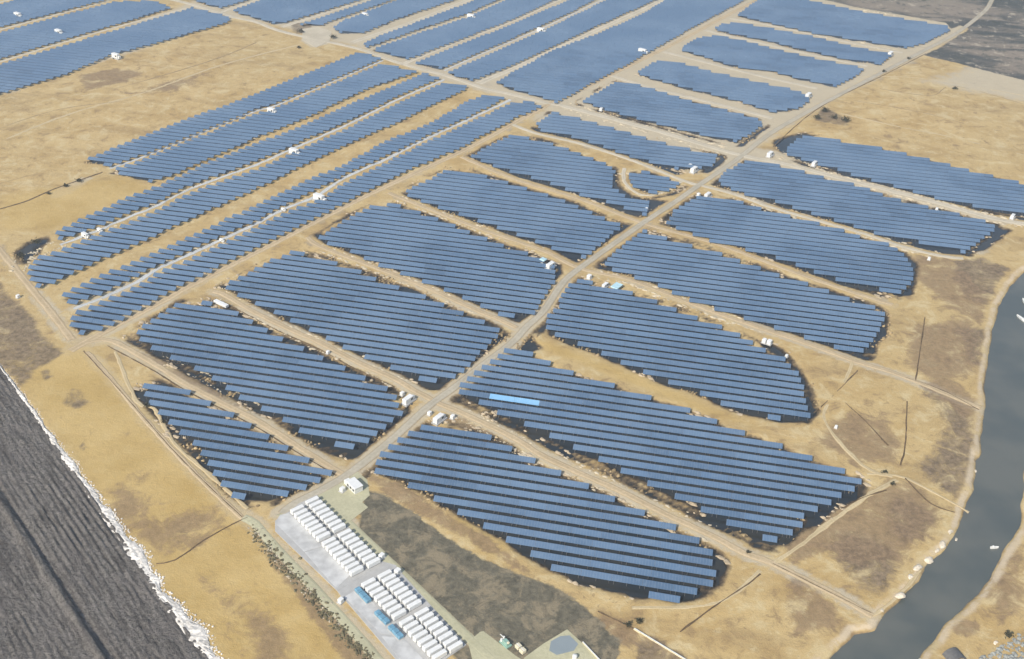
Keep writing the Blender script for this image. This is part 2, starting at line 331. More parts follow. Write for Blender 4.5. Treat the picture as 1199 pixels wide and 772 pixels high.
road('dirt_track', [(716,89),(755,101),(807,114),(859,127),(905,139)], 6.0, 'pale', 1)
road('dirt_track', [(778,61),(833,75),(900,91.5),(957,104)], 6.0, 'pale', 1)
road('dirt_track', [(826,36),(900,53),(952,64.8),(1016,77.7)], 6.0, 'pale', 1)
road('dirt_track', [(854,22),(900,29.5),(952,40.5),(1003.6,52),(1057,62)], 6.0, 'pale', 1)
road('dyke_path', [(731,197),(730,208),(734,217),(745,226),(757,229),(775,225),(790,217),(800,211)], 3.2, 'pale', 1.0)
road('dirt_track', [(82,411),(129,385),(160,369),(196,350),(230,331),(300,296),(358,266),(424,232),(490,201),(533,181),(575,160),(612,139),(645,121),(665,112.5),(724,83),(786,53),(846,21),(887,0),(925,-20)], 5.5, T, .8)
road('dirt_track', [(170,-9),(185,-4),(222.8,5),(266.8,18.5),(300,26),(333.7,38),(416.6,56.5),(465.8,73.5),(522.8,89),(566.8,103.6),(600,111),(644,122)], 6.0, 'pale', .5)
road('dirt_track', [(-30,255),(0,293.6),(15.5,311.8),(31,331),(46.6,350),(66,374),(84,398)], 5, T)
road('dirt_track', [(102,412),(132,446),(165.8,487),(205,530),(246,572),(285,608)], 3.0, T, .6)
road('service_road', [(285,606),(298,613),(316,634),(332.7,652),(359.6,680),(403.6,728),(445,776),(480,820)], 4.6, 'green', .1)
road('service_road', [(350,590),(388,598),(429.5,634),(481,683),(533,732.6),(572,769),(610,805)], 4.8, 'green', .1)
road('gravel_lane', [(86,362),(124,347),(160,330.5),(181,317),(225,296.5),(259,281),(300,262),(331,245.5),(372,229),(404,208),(453,186),(492,166),(559,135),(598,117)], 3.0, 'lane', .9)
road('gravel_lane', [(70,287),(101,275.5),(145,257),(181,242),(217.6,223.7),(248.7,211.5),(300,193),(339,176),(403.6,147.5),(465.8,116.6),(520,93.5)], 2.6, 'lane', 1.0)
road('gravel_lane', [(128,197.5),(165.8,184.5),(230,158),(300,130),(318,125.5),(377.7,100.5),(447.7,71)], 2.6, 'lane', .4)
road('gravel_lane', [(520,83),(559,65.5),(600,48),(634,33.7),(670,17),(712,-3),(745,-18)], 1.6, 'lane', .5)
# far dykes between strips
road('dyke_path', [(470,76),(533,50),(600,24.5),(652,1),(700,-20)], 6.5, 'pale', .8)
road('dyke_path', [(560,98),(600,81),(652,57.5),(700,35),(760,8),(800,-14)], 8.0, 'pale', .8)
road('dyke_path', [(412,50),(424,46),(481,27),(546,1),(590,-18)], 8, 'pale', .8)
road('dyke_path', [(330,32),(427,0),(480,-18)], 6, 'pale', .8)
road('dyke_path', [(255,16),(300,0),(345,-18)], 4.5, 'pale', .5)
road('dyke_path', [(-60,91),(0,72.5),(100,42),(218,10)], 4.5, 'pale', .8)
road('dyke_path', [(-60,52),(0,35),(130,0),(165,-11)], 4.5, 'pale', .8)
road('dyke_path', [(-60,20),(0,3),(30,-6)], 4.5, 'pale', .8)
DARK = [ ([(-30,300),(0,325),(13,345),(39,369),(44,385),(72,410),(75,414),(46,432),(23,455),(-2,428),(-40,380)],3),
 ([(1081,452),(1130,480),(1150,500),(1146,530),(1130,575),(1112,582),(1066,546),(1098,522),(1102,495)],7),
 ([(1112,380),(1155,385),(1152,432),(1130,425),(1125,400)],5),
 ([(978,618),(1010,622),(1050,640),(1057,665),(1045,690),(1025,705),(1000,690),(978,665),(965,640)],7),
 ([(1045,580),(1085,590),(1103,608),(1090,625),(1060,640),(1040,625),(1035,600)],6),
 ([(745,742),(765,741),(803,765),(810,790),(745,790)],3),
 ([(1115,305),(1150,300),(1182,314),(1166,337),(1160,362),(1128,350),(1118,330)],4),
 ([(72,462),(85,452),(97,455),(106,470),(90,480),(72,474)],3), ([(205,624),(213,618),(224,623),(216,629)],1.5),
 ([(92,520),(98,515),(101,525),(95,532)],1.5), ([(46,434),(60,432),(62,442),(52,446)],2),
 ([(952,140),(962,128),(975,130),(996,140),(994,148),(975,146)],2), ([(28,288),(50,278),(58,284),(40,300),(20,312),(10,304)],2) ,
 ([(338,28),(356,26),(372,34),(390,42),(386,48),(362,40),(345,40)],3)]
BROWN = [ ([(505,486),(620,545),(700,583),(690,577),(600,520),(545,488)],1.5), ([(420,395),(300,350),(262,338),(300,355)],2), ([(950,515),(985,480),(1040,490),(1060,520),(1050,545),(1000,540)],8), ([(1060,380),(1140,370),(1150,440),(1100,450),(1060,430)],9),
 ([(920,680),(950,678),(985,712),(975,738),(935,742),(915,712)],6), ([(1085,455),(1100,430),(1150,470),(1140,500)],6),
 ([(1110,735),(1125,722),(1150,730),(1148,745),(1120,745)],3), ([(1140,690),(1199,640),(1210,700),(1170,735)],8),
 ([(1060,300),(1110,300),(1160,350),(1150,380),(1110,360),(1075,330)],6), ([(130,400),(200,425),(290,480),(270,474),(190,436)],2),
 ([(860,540),(1010,600),(1000,640),(930,660)],3),([(950,590),(1070,560),(1110,600),(1060,660),(980,660)],8),
 ([(700,710),(760,740),(740,760),(700,750)],4), ([(215,640),(260,615),(235,640)],2),([(290,610),(312,625),(345,668),(440,775),(410,790),(340,690),(300,640)],2.5),([(90,88),(135,80),(170,84),(150,96),(100,108)],5),
 ([(420,555),(470,592),(520,620),(600,665),(660,700),(600,650),(520,598),(455,560)],2)]
GREY = [ ([(424,572),(448,580),(481,598),(507,618),(546,644),(600,670),(642,684),(684,710),(727,752),(716,790),(560,800),(470,700),(420,640)],4.0)]
WET = [ ([(925,-60),(931,-8),(1003,9),(1068,20),(1107,27),(1114,34),(1125,30),(1135,34),(1100,56),(1082,65),(1120,74),(1150,82),(1199,94),(1300,110),(1500,60),(1500,-200),(900,-200)],4)]
PALE = [ ([(620,140),(650,116),(880,-10),(1180,-20),(1120,45),(1040,85),(960,125),(900,165),(850,205),(780,200)],15),
 ([(-60,110),(230,0),(480,-20),(900,-20),(640,130),(520,95),(410,52),(280,20),(0,112)],12), ([(880,170),(1000,200),(1180,262),(1150,300),(1000,262),(880,235),(830,215)],8),
 ([(360,30),(385,30),(385,52),(365,56),(352,48)],3), ([(60,225),(95,208),(110,208),(85,226),(60,234)],3), ([(1080,95),(1150,75),(1250,100),(1250,130)],22)]
BROWN += [([(120,600),(150,560),(180,600),(240,590),(262,610),(215,650),(170,650)],14), ([(250,690),(300,700),(360,772),(300,790)],14), ([(150,110),(200,95),(260,80),(200,110)],14)]
GOLD = [ ([(-20,420),(100,400),(290,610),(470,820),(250,820),(40,480)],10), ([(600,395),(640,400),(760,445),(860,490),(900,505),(800,475),(680,425)],3),([(540,605),(600,640),(580,655),(520,615)],3), ([(0,230),(150,205),(180,220),(60,270),(0,270)],8)]
FIELD_EDGE = [(-60,345),(0,431),(39,484),(66,525),(92,560),(122,603),(155,650),(188,700),(230,750),(262,797)]

# ------------------------------------------------------------------ terrain
def sdf(P, poly):
    """signed distance, negative inside"""
    d = np.full(len(P), 1e9); s = np.ones(len(P)); n = len(poly); j = n-1
    for i in range(n):
        a, b = poly[i], poly[j]; e = b-a; ww = P-a
        t = np.clip((ww@e)/max(e@e, 1e-9), 0, 1); q = ww-t[:, None]*e
        d = np.minimum(d, (q*q).sum(1))
        c1 = P[:, 1] >= a[1]; c2 = P[:, 1] < b[1]; c3 = e[0]*ww[:, 1] > e[1]*ww[:, 0]
        al = c1 & c2 & c3; no = ~c1 & ~c2 & ~c3; s[al | no] *= -1; j = i
    return s*np.sqrt(d)
def sdl(P, line):
    d = np.full(len(P), 1e9)
    for a, b in zip(line[:-1], line[1:]):
        e = b-a; ww = P-a; t = np.clip((ww@e)/(e@e), 0, 1); q = ww-t[:, None]*e
        d = np.minimum(d, (q*q).sum(1))
    return np.sqrt(d)
def near(P, poly, m=25):
    lo = poly.min(0)-m; hi = poly.max(0)+m
    return (P[:, 0] > lo[0]) & (P[:, 0] < hi[0]) & (P[:, 1] > lo[1]) & (P[:, 1] < hi[1])
STEP = 2.0
xs = np.concatenate([[-20000,-6000,-2500,-1300,-950,-820], np.arange(-720, 721, STEP), [820,950,1300,2500,6000,20000]])
ys = np.concatenate([[-20000,-6000,-1500,-300,0,100,170], np.arange(200, 1301, STEP), [1400,1600,2000,3000,6000,20000]])
X, Y = np.meshgrid(xs, ys); P = np.stack([X.ravel(), Y.ravel()], 1)
def dist_field(polys, z=0, off=0):
    d = np.full(len(P), 30.0)
    for pl in polys:
        A_ = arr(pl, z); k = near(P, A_)
        d[k] = np.minimum(d[k], sdf(P[k], A_)-off)
    return d
def weight(lst):
    wv = np.zeros(len(P))
    for pl, soft in lst:
        A_ = arr(pl); k = near(P, A_, 40)
        s_ = sdf(P[k], A_); t = np.clip(.5-s_/(2*soft), 0, 1); wv[k] = np.maximum(wv[k], t*t*(3-2*t))
    return wv
def vnoise(sc, seed=0):
    """value noise, vectorised"""
    g = np.random.default_rng(seed).random((257, 257)); q = P/sc+1000.3
    i = np.floor(q).astype(int); f = q-i; f = f*f*(3-2*f); i %= 256
    a = g[i[:, 0], i[:, 1]]; b = g[i[:, 0]+1, i[:, 1]]; c = g[i[:, 0], i[:, 1]+1]; d_ = g[i[:, 0]+1, i[:, 1]+1]
    return a*(1-f[:, 0])*(1-f[:, 1])+b*f[:, 0]*(1-f[:, 1])+c*(1-f[:, 0])*f[:, 1]+d_*f[:, 0]*f[:, 1]-.5
nz = vnoise(9, 1)+.5*vnoise(4.3, 2)
d_blk = dist_field([v[0] for k_, v in BL.items() if k_[0] in 'FG' and k_ not in ('G8','G9','G10','G11')], 1.0, 0)
d_pond = np.minimum(dist_field([v[0] for k_, v in BL.items() if k_[0] in 'FG' and k_ not in ('G6','G7','G8','G9','G10','G11')], 1.0, .5), dist_field([v[0] for k_, v in BL.items() if k_[0] not in 'FG' or k_ in ('G6','G7','G8','G9','G10','G11')], 1.0, -1.6))
d_pond = np.minimum(d_pond, dist_field(POND_EXTRA, -.5, 0))

d_road = np.full(len(P), 30.0)
for nm, pts, wd, mk, wob in ROADS:
    A_ = arr(pts); k = near(P, A_)
    d_road[k] = np.minimum(d_road[k], sdl(P[k], A_)-wd/2)
d_pond = np.minimum(d_pond, np.maximum(d_blk-5.0, d_road-7.0))
d_pond += nz*3.0
d_pond = np.maximum(d_pond, 2.9+nz-d_road)
d_river = dist_field([RIVER], -1.0, 0)+nz*1.6
FE = arr(FIELD_EDGE)
field_poly = np.array(list(FE)+[[-150, 60], [-900, 60], [-900, 560]])
d_field = np.full(len(P), 30.0); kf = near(P, field_poly, 300); d_field[kf] = sdf(P[kf], field_poly)
Z = nz*.12+vnoise(60, 5)*.3*np.clip(d_road/20, 0, 1)
t = np.clip((.9-d_pond)/3.2, 0, 1); t = t*t*(3-2*t)
Z = Z*(1-t)+t*(-1.25+.55*nz)
Z = np.where(d_road < 1.5, np.minimum(Z, 0.0)*.2, Z)
t = np.clip((1.5-d_river)/5, 0, 1); t = t*t*(3-2*t); Z = Z*(1-t)-3.2*t
t = np.clip((0.0-d_field)/2, 0, 1); Z = Z*(1-t)-2.2*t
me = bpy.data.meshes.new('ground'); nx, ny = len(xs), len(ys)
idx = np.arange(nx*ny).reshape(ny, nx)
quads = np.stack([idx[:-1, :-1], idx[:-1, 1:], idx[1:, 1:], idx[1:, :-1]], -1).reshape(-1, 4)
me.vertices.add(nx*ny); me.vertices.foreach_set('co', np.column_stack([P, Z]).ravel())
me.loops.add(quads.size); me.loops.foreach_set('vertex_index', quads.ravel())
me.polygons.add(len(quads)); me.polygons.foreach_set('loop_start', np.arange(0, quads.size, 4)); me.polygons.foreach_set('loop_total', np.full(len(quads), 4))
me.update(); me.validate()
for nm, a_ in (('pond', d_pond), ('river', d_river), ('dark', weight(DARK)), ('brown', weight(BROWN)), ('grey', weight(GREY)), ('wet', weight(WET)), ('pale', np.maximum(weight(PALE), .75*np.clip(1.6-d_road/2.6, 0, 1)*(np.clip((520-P[:,1])/60+1,0,1)+np.clip(1-np.abs(P[:,0])/900,0,1))/2)), ('gold', weight(GOLD))):
    at_ = me.attributes.new(nm, 'FLOAT', 'POINT'); at_.data.foreach_set('value', a_.astype(np.float32))
me.polygons.foreach_set('use_smooth', [True]*len(quads))
me.materials.append(mat_ground())
ground = link(bpy.data.objects.new('ground', me)); tag(ground, kind='structure')
def zg(x, y):
    i = int(np.clip(np.searchsorted(xs, x), 0, nx-1)); j = int(np.clip(np.searchsorted(ys, y), 0, ny-1))
    return float(Z[j*nx+i])
def fld(a_, x, y):
    i = int(np.clip(np.searchsorted(xs, x), 0, nx-1)); j = int(np.clip(np.searchsorted(ys, y), 0, ny-1))
    return float(a_[j*nx+i])

# water
M_pw = mat_water('pond_water_mat', (.018, .024, .028), (.035, .035, .03), .12)
M_rw = mat_water('river_water_mat', (.078, .092, .088), (.115, .122, .108), .25)
farm = ats([(-200,130),(-40,420),(100,420),(300,620),(420,600),(620,700),(880,730),(1000,640),(1010,480),(1100,330),(1150,310),(1210,275),(1290,275),(1290,205),(1130,120),(1135,-60),(-200,-60)], -.85)
tag(mesh('pond_water', farm, [tuple(range(len(farm)))], M_pw), kind='structure')
rp = [Vector((p.x, p.y, -1.6)) for p in ats([(1170,300),(1140,380),(1125,560),(1060,670),(1000,720),(930,770),(880,860),(1110,860),(1110,760),(1220,650),(1240,430),(1400,300),(1400,240),(1250,262)], -1.6)]
tag(mesh('river', rp, [tuple(range(len(rp)))], M_rw), kind='structure')

# roads
M_ROAD = {'grey': mat_road('concrete_road', (.36, .325, .25), (.45, .41, .325), (.33, .26, .165), .3),
 'track': mat_road('dirt_track_mat', (.40, .31, .185), (.50, .40, .26), (.34, .25, .13), .7),
 'pale': mat_road('pale_dirt_mat', (.45, .40, .30), (.54, .485, .38), (.40, .33, .22), .6),
 'green': mat_road('service_concrete', (.40, .385, .255), (.47, .45, .31), (.33, .29, .19), .1),
 'lane': mat_road('lane_gravel', (.40, .42, .42), (.56, .57, .56), (.30, .31, .3), .4)}
def strip(name, pts, wd, mt, wob=.3, z=.10, crown=.04, worldpts=None):
    W_ = worldpts or [Vector((p.x, p.y, 0)) for p in ats(pts)]
    # resample with a smooth curve
    out = []
    for i in range(len(W_)-1):
        p0 = W_[max(i-1, 0)]; p1 = W_[i]; p2 = W_[i+1]; p3 = W_[min(i+2, len(W_)-1)]
        n = max(1, int((p2-p1).length/3.0))
        for k in range(n):
            t_ = k/n
            out.append(.5*((2*p1)+(p2-p0)*t_+(2*p0-5*p1+4*p2-p3)*t_*t_+(3*p1-p0-3*p2+p3)*t_**3))
    out.append(W_[-1]); vs = []; ac = []
    us = (-1, -.5, 0, .5, 1)
    for i, p in enumerate(out):
        tg = (out[min(i+1, len(out)-1)]-out[max(i-1, 0)]).normalized(); nn = Vector((-tg.y, tg.x, 0))
        wl = wd/2+wob*noise.noise(p*.21+Vector((3, 1, 0)))*1.2; wr = wd/2+wob*noise.noise(p*.21+Vector((9, 5, 4)))*1.2
        for u in us:
            q = p+nn*(u*(wl if u > 0 else wr)); edge = abs(u) == 1
            vs.append((q.x, q.y, z+crown*(1-u*u)-(.16 if edge else 0))); ac.append(u)
    fs = [(i*5+j, (i+1)*5+j, (i+1)*5+j+1, i*5+j+1) for i in range(len(out)-1) for j in range(4)]
    fs = [tuple(reversed(f)) for f in fs]
    o = mesh(name, vs, fs, mt); a_ = o.data.attributes.new('across', 'FLOAT', 'POINT'); a_.data.foreach_set('value', ac)
    return tag(o, kind='structure')
for i, (nm, pts, wd, mk, wob) in enumerate(ROADS):
    strip(nm, pts, wd, M_ROAD[mk], wob, z=.26 if nm == 'main_road' else .10+.006*(i % 12))
M_ROAD['faint'] = mat_road('worn_grass', (.44, .35, .20), (.52, .43, .27), (.42, .31, .16), .5)
M_ROAD['scuff'] = mat_road('scuffed_soil', (.26, .19, .105), (.34, .25, .14), (.40, .30, .15), .3)
for q, (pts, wd, mk) in enumerate([([(-40,182),(0,166),(80,134),(170,108),(260,76),(352,52)],2.5,'faint'), ([(0,215),(60,199),(130,180)],1.2,'scuff'), ([(60,122),(150,100),(250,70),(300,50)],1.4,'scuff'), ([(0,150),(70,128),(150,118)],1.2,'scuff'),
  ([(985,133),(1050,148),(1120,162),(1199,182),(1240,192)],2.4,'faint'), ([(1030,104),(1090,112),(1118,101),(1199,122)],1.3,'scuff'), ([(1000,118),(1080,132),(1150,150),(1220,160)],1.2,'scuff'), ([(1010,90),(1080,92),(1199,112)],1.6,'faint'),
  ([(905,660),(935,640),(985,602),(1020,578),(1050,562)],2.6,'faint'), ([(1020,722),(1050,700),(1078,668)],1.6,'faint'), ([(740,712),(840,706),(890,668)],2.2,'faint'), ([(1000,420),(985,455),(965,490),(1010,545),(1045,558)],2.2,'faint'),
  ([(135,412),(160,470),(180,478),(205,520),(250,560),(290,596)],2.0,'faint'), ([(1135,600),(1060,560),(1015,555)],1.5,'faint')]):
    strip('worn_path', pts, wd, M_ROAD[mk], .8, z=.06+.005*q, crown=.0)
# drainage ditches: shallow dark trenches with raised lips
M_ditch = simple('ditch_mud', (.13, .09, .05), .95, .2, .35, .8)
DITCH = [[(98,411),(130,446),(166,486),(205,530),(246,571),(284,606)], [(183,660),(205,656),(240,632),(272,614),(290,606)], [(1083,372),(1076,420),(1072,446)], [(1062,470),(1060,520),(1054,545)],
 [(953,484),(975,464),(1004,434)], [(980,464),(1010,490),(1040,522)], [(796,740),(840,708),(876,684),(890,672)], [(985,596),(1010,583),(1038,574)], [(1060,442),(1105,458),(1146,480)],
 [(1060,560),(1090,590),(1118,600)], [(0,245),(30,236),(60,223),(85,214),(120,202)], [(905,660),(960,688),(1020,718)], [(905,172),(960,126),(1037,87),(1084,63)],[(700,716),(745,738),(800,770)], [(126,405),(178,433),(218,457.5),(298,499),(350,531),(394,557)], [(252,350),(290,369),(331,390),(372,408),(414,431),(462,453)]]
for q, d_ in enumerate(DITCH):
    o = strip('ditch', d_, .7 if q != 10 else 1.6, M_ditch, .35, z=.3 if q == 12 else .17, crown=0)
    if q == 12: o.location.z = -.1

# ploughed field with furrows
e0, e1 = Vector((*FE[1], 0)), Vector((*FE[-1], 0)); ed = (e1-e0).normalized(); en = Vector((ed.y, -ed.x, 0))
if en.x > 0: en = -en
FIELD_AZ = math.atan2(ed.y, ed.x)
M_field = mat_field()
nu, nv = 300, 420; vs = []; fs = []
ridge = [at(0,588), at(117,769)]; rv_ = [(p-e0).dot(en) for p in ridge]; ru = [(p-e0).dot(ed) for p in ridge]
for i in range(nu):
    u = -150+i*1.6
    for j in range(nv):
        v = j*.42
        p = e0+ed*u+en*v
        # the true edge wobbles with the surveyed line
        nzv = noise.noise(Vector((u*.05, v*.05, 0))); n2 = noise.noise(Vector((u*.35, v*.35, 3))); n3 = noise.noise(Vector((u*.12, v*.9, 7)))
        fur = .26*math.sin((v+.35*nzv+.25*n3)*2*math.pi/2.4)*(.15+1.3*max(0, noise.noise(Vector((u*.012, v*.045, 9)))+.2))+.16*n2*math.sin(v*2.1)
        rvv = rv_[0]+(u-ru[0])*(rv_[1]-rv_[0])/(ru[1]-ru[0])
        rg = math.exp(-((v-rvv)/1.6)**2)*1.3-math.exp(-((v-rvv+3.2)/1.1)**2)*.8
        n4 = noise.noise(Vector((u*.8, v*.8, 13)))
        z = .45+fur+.42*n2+.42*n3+.22*n4+rg+.25*nzv
        vs.append((p.x, p.y, z))
for i in range(nu-1):
    for j in range(nv-1): fs.append((i*nv+j, (i+1)*nv+j, (i+1)*nv+j+1, i*nv+j+1))
tag(mesh('ploughed_field', vs, fs, M_field, smooth=True), kind='structure')

# ------------------------------------------------------------------ solar rows
M_panel = mat_panel('solar_glass', (.086, .148, .242))
M_glint = mat_panel('painted_glint_glass', (.17, .36, .58), .3)  # bright glint painted in as a paler base colour for a few tables
M_steel = simple('galvanised_steel', (.15, .15, .15), .45, .5, .1, 2, .4)
TILT, SL, TH = R(22), 2.85, 1.8          # tilt, slant length, centre height
def table_geo(mb, L, off=Vector((0, 0, 0)), rz=0):
    """one tilted table of modules: glass slab L long, low edge toward -y"""
    i = len(mb.v); cs, sn = math.cos(rz), math.sin(rz); ct, st = math.cos(TILT), math.sin(TILT)
    for zz in (-.05, .05):
        for x, s_ in ((-L/2, -SL/2), (L/2, -SL/2), (L/2, SL/2), (-L/2, SL/2)):
            y = s_*ct-zz*st; z = TH+s_*st+zz*ct
            mb.v.append((off.x+x*cs-y*sn, off.y+x*sn+y*cs, off.z+z))
    mb.f += [(i,i+3,i+2,i+1),(i+4,i+5,i+6,i+7),(i,i+1,i+5,i+4),(i+1,i+2,i+6,i+5),(i+2,i+3,i+7,i+6),(i+3,i,i+4,i+7)]
ME_T = {}
for L in (11.93, 8.93, 5.93, 2.93):
    mb = MB(); table_geo(mb, L); mmm = bpy.data.meshes.new('panel_table'); mmm.from_pydata(mb.v, [], mb.f); mmm.materials.append(M_panel); ME_T[L] = mmm
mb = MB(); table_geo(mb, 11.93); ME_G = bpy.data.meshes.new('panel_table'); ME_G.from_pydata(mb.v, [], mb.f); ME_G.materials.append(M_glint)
def intervals(poly, c):
    xs_ = []
    n = len(poly)
    for i in range(n):
        a, b = poly[i], poly[(i+1) % n]
        if (a[1] <= c) != (b[1] <= c): xs_.append(a[0]+(c-a[1])*(b[0]-a[0])/(b[1]-a[1]))
    xs_.sort(); return [(xs_[k], xs_[k+1]) for k in range(0, len(xs_)-1, 2)]
rows = []
for key, (pts, desc) in BL.items():
    wp = ats(pts, 1.6); poly = [((p.x*D_ROW.x+p.y*D_ROW.y), (p.x*N_ROW.x+p.y*N_ROW.y)) for p in wp]
    lo = min(p[1] for p in poly); hi = max(p[1] for p in poly); n = 0
    ph = lo+1.0
    c = ph
    while c < hi-.5:
        segs = intervals(poly, c)
        for a, b in segs:
            # keep the strip inside at its low and high edge too
            for dc in (-.7, .7):
                for a2, b2 in intervals(poly, c+dc):
                    if a2 < b and b2 > a: a, b = max(a, a2), min(b, b2); break
            ex = 1.4 if key[0] in 'FG' else 1.8
            a -= ex; b += ex
            k = int((b-a+1.0)/3.0)
            if k < 1: continue
            n += 1
            rows.append(dict(key=key, desc=desc, n=n, c=c, a=a+((b-a)-k*3)/2, k=k))
        c += PITCH_ROW
def vis(r):
    p = D_ROW*(r['a']+r['k']*1.5)+N_ROW*r['c']; v = p-Vector((0, 0, HC)); return r['k']*3/max(1, v.length)**2
for r in rows: r['s'] = vis(r)
order = sorted(range(len(rows)), key=lambda i: -rows[i]['s'])
near_set = set(order[:296])
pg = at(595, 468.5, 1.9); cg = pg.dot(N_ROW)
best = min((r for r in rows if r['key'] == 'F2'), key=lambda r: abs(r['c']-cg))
ORIGIN_Z = -1.0
far = MB(); cnt = 0
for i, r in enumerate(rows):
    L = r['k']*3.0; ctr = D_ROW*(r['a']+L/2)+N_ROW*r['c']
    nf = r['k']//4; segs = [11.93]*nf+([3*(r['k'] % 4)-.07] if r['k'] % 4 else [])
    if (r['n']+len(r['key'])) % 2: segs = segs[::-1]
    x = -L/2; items = []
    for s_ in segs: items.append((x+s_/2+.035, s_)); x += s_+.07
    if i in near_set:
        root = empty('solar_panel_row', (ctr.x, ctr.y, ORIGIN_Z), AZ_ROW)
        tot = sum(1 for q in rows if q['key'] == r['key'])
        tag(root, 'solar panel row, %s from the front in the %s' % (ordn(r['n']), r['desc']), 'solar panels', 'solar panel rows in the '+r['desc'])
        for (xx, s_) in items:
            wx = (ctr+D_ROW*xx)
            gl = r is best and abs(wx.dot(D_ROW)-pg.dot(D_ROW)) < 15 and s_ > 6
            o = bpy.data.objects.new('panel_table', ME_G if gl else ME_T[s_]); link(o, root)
            if gl: o['label'] = 'panel table with painted pale blue glint'
            o.location = (xx, random.uniform(-.02, .02), -ORIGIN_Z+random.uniform(-.02, .02)); o.rotation_euler = (random.uniform(-.015, .015), 0, random.uniform(-.003, .003))
        pm = MB()
        for (xx, s_) in items:
            npost = 3 if s_ > 6 else 2
            for q in range(npost):
                px_ = xx-s_/2+.9+q*(s_-1.8)/(npost-1)
                for yy, top in ((-.7, TH-.36), (.7, TH+.2)):
                    pm.box((px_, yy, (top-ORIGIN_Z-.35)/2-.05), (.16, .16, top-ORIGIN_Z+.25))
            pm.box((xx, -.75, TH-.42-ORIGIN_Z), (s_-.6, .1, .1)); pm.box((xx, .75, TH+.19-ORIGIN_Z), (s_-.6, .1, .1))
        pm.build('support_frame', M_steel, root)
    else:
        for (xx, s_) in items:
            q = ctr+D_ROW*xx; q.z = random.uniform(-.06, .06)
            table_geo(far, s_, q, AZ_ROW)
        cnt += 1
o = far.build('solar_panels', M_panel); tag(o, 'massed blue solar panel rows of the farther blocks across the plain', 'solar panels', kind='stuff')
print('ROWS', len(rows), 'near', len(near_set), 'far', cnt)

# ------------------------------------------------------------------ battery yard
M_white = simple('white_paint', (.69, .70, .69), .45, .5, .05, .8)
M_offw = simple('weathered_white', (.66, .67, .65), .6, .4, .12, .8)
M_pad = simple('pad_concrete', (.40, .40, .39), .85, .3, .1, .35)
M_padl = simple('new_concrete', (.48, .485, .48), .8, .3, .2, .25)
M_dark = simple('dark_vent', (.05, .055, .06), .6, .4, .2, 2)
M_blue = simple('blue_cover', (.14, .30, .42), .5, .5, .2, .7)
M_bluel = simple('pale_blue_cover', (.42, .62, .70), .55, .45, .12, .7)
def quad_slab(name, pts, z0, z1, mt, parent=None, kind=None):
    W_ = ats(pts, z1); n = len(W_); vs = [(p.x, p.y, z0) for p in W_]+[(p.x, p.y, z1) for p in W_]
    if sum((W_[i].x*W_[(i+1) % n].y-W_[(i+1) % n].x*W_[i].y) for i in range(n)) < 0: vs = vs[:n][::-1]+vs[n:][::-1]
    fs = [tuple(range(n, 2*n))]+[(i, (i+1) % n, n+(i+1) % n, n+i) for i in range(n)]
    o = mesh(name, vs, fs, mt, parent)
    if kind: tag(o, kind=kind)
    return o
quad_slab('yard_pavement', [(323,604),(352,590),(372,574),(400,560),(418,552),(430,562),(433,580),(424,588),(431,594),(408,612),(388,598),(361,584),(344,592),(334,604)], -.3, .135, M_ROAD['green'], kind='structure')
quad_slab('yard_pavement', [(322,610),(333,602),(341,598),(361,579),(371,580),(446,655),(446,661),(395,692),(322,622)], -.3, .25, M_pad, kind='structure')
quad_slab('yard_pavement', [(396,693),(436,669),(455,664),(463,663),(546,755),(520,773),(484,795),(472,782)], -.3, .25, M_pad, kind='structure')
quad_slab('yard_pavement', [(392,688),(440,655),(464,662),(470,690),(402,702)], -.3, .18, M_pad, kind='structure')
quad_slab('yard_pavement', [(322,612),(328,603),(338,601),(386,637),(356,646)], .25, .30, M_padl, kind='structure')
quad_slab('yard_pavement', [(357,647),(388,638),(412,671),(394,689)], .25, .31, M_padl, kind='structure')
quad_slab('yard_pavement', [(403,699),(422,688),(470,744),(446,742)], .25, .32, M_padl, kind='structure')
quad_slab('yard_pavement', [(447,745),(472,747),(505,782),(485,795)], .25, .315, M_padl, kind='structure')
U_ = (at(541,751)-at(455.4,666.6)).normalized(); V_ = Vector((-U_.y, U_.x, 0)); UAZ = math.atan2(U_.y, U_.x)
# container prototype: long axis = local y
def container_proto(label, grp):
    root = empty('battery_container', (0, 0, 0)); tag(root, label, 'container', grp)
    Lc, Wc, Hc = 5.8, 1.85, 1.95
    body = MB().box((0, 0, .25+Hc/2), (Wc, Lc, Hc), bev=.16).build('body', M_white, root)
    MB().box((0, 0, .12), (Wc-.2, Lc-.3, .25)).build('base_frame', M_dark, root)
    MB().box((0, -Lc/2-.02, 1.15), (Wc-.5, .04, 1.4)).build('door', M_offw, body)
    MB().box((0, Lc/2+.02, 1.3), (Wc-.6, .05, 1.0)).build('vent_grille', M_dark, body)
    return root
def copy_tree(o, parent, kids):
    c = o.copy(); link(c); c.parent = parent
    for ch in kids.get(o.name, []): copy_tree(ch, c, kids)
    return c
proto = None; kids = None
segs_ = [ # start, end centre-line photo points (roof), count, description
 ((365.5,585),(396.5,616.5),8,'upper right bank of the upper pad'), ((403.5,623.5),(437,657),8,'lower right bank of the upper pad'),
 ((348,595),(378.5,626.5),8,'upper left bank of the upper pad'), ((385,633),(417,666.5),8,'lower left bank of the upper pad'),
 ((450.5,671.5),(485,706.5),8,'upper right bank of the lower pad'), ((494,716),(533,755.5),8,'lower right bank of the lower pad'),
 ((431.5,681),(467,717.5),8,'upper left bank of the lower pad'), ((476,726),(514.5,765.5),8,'lower left bank of the lower pad')]
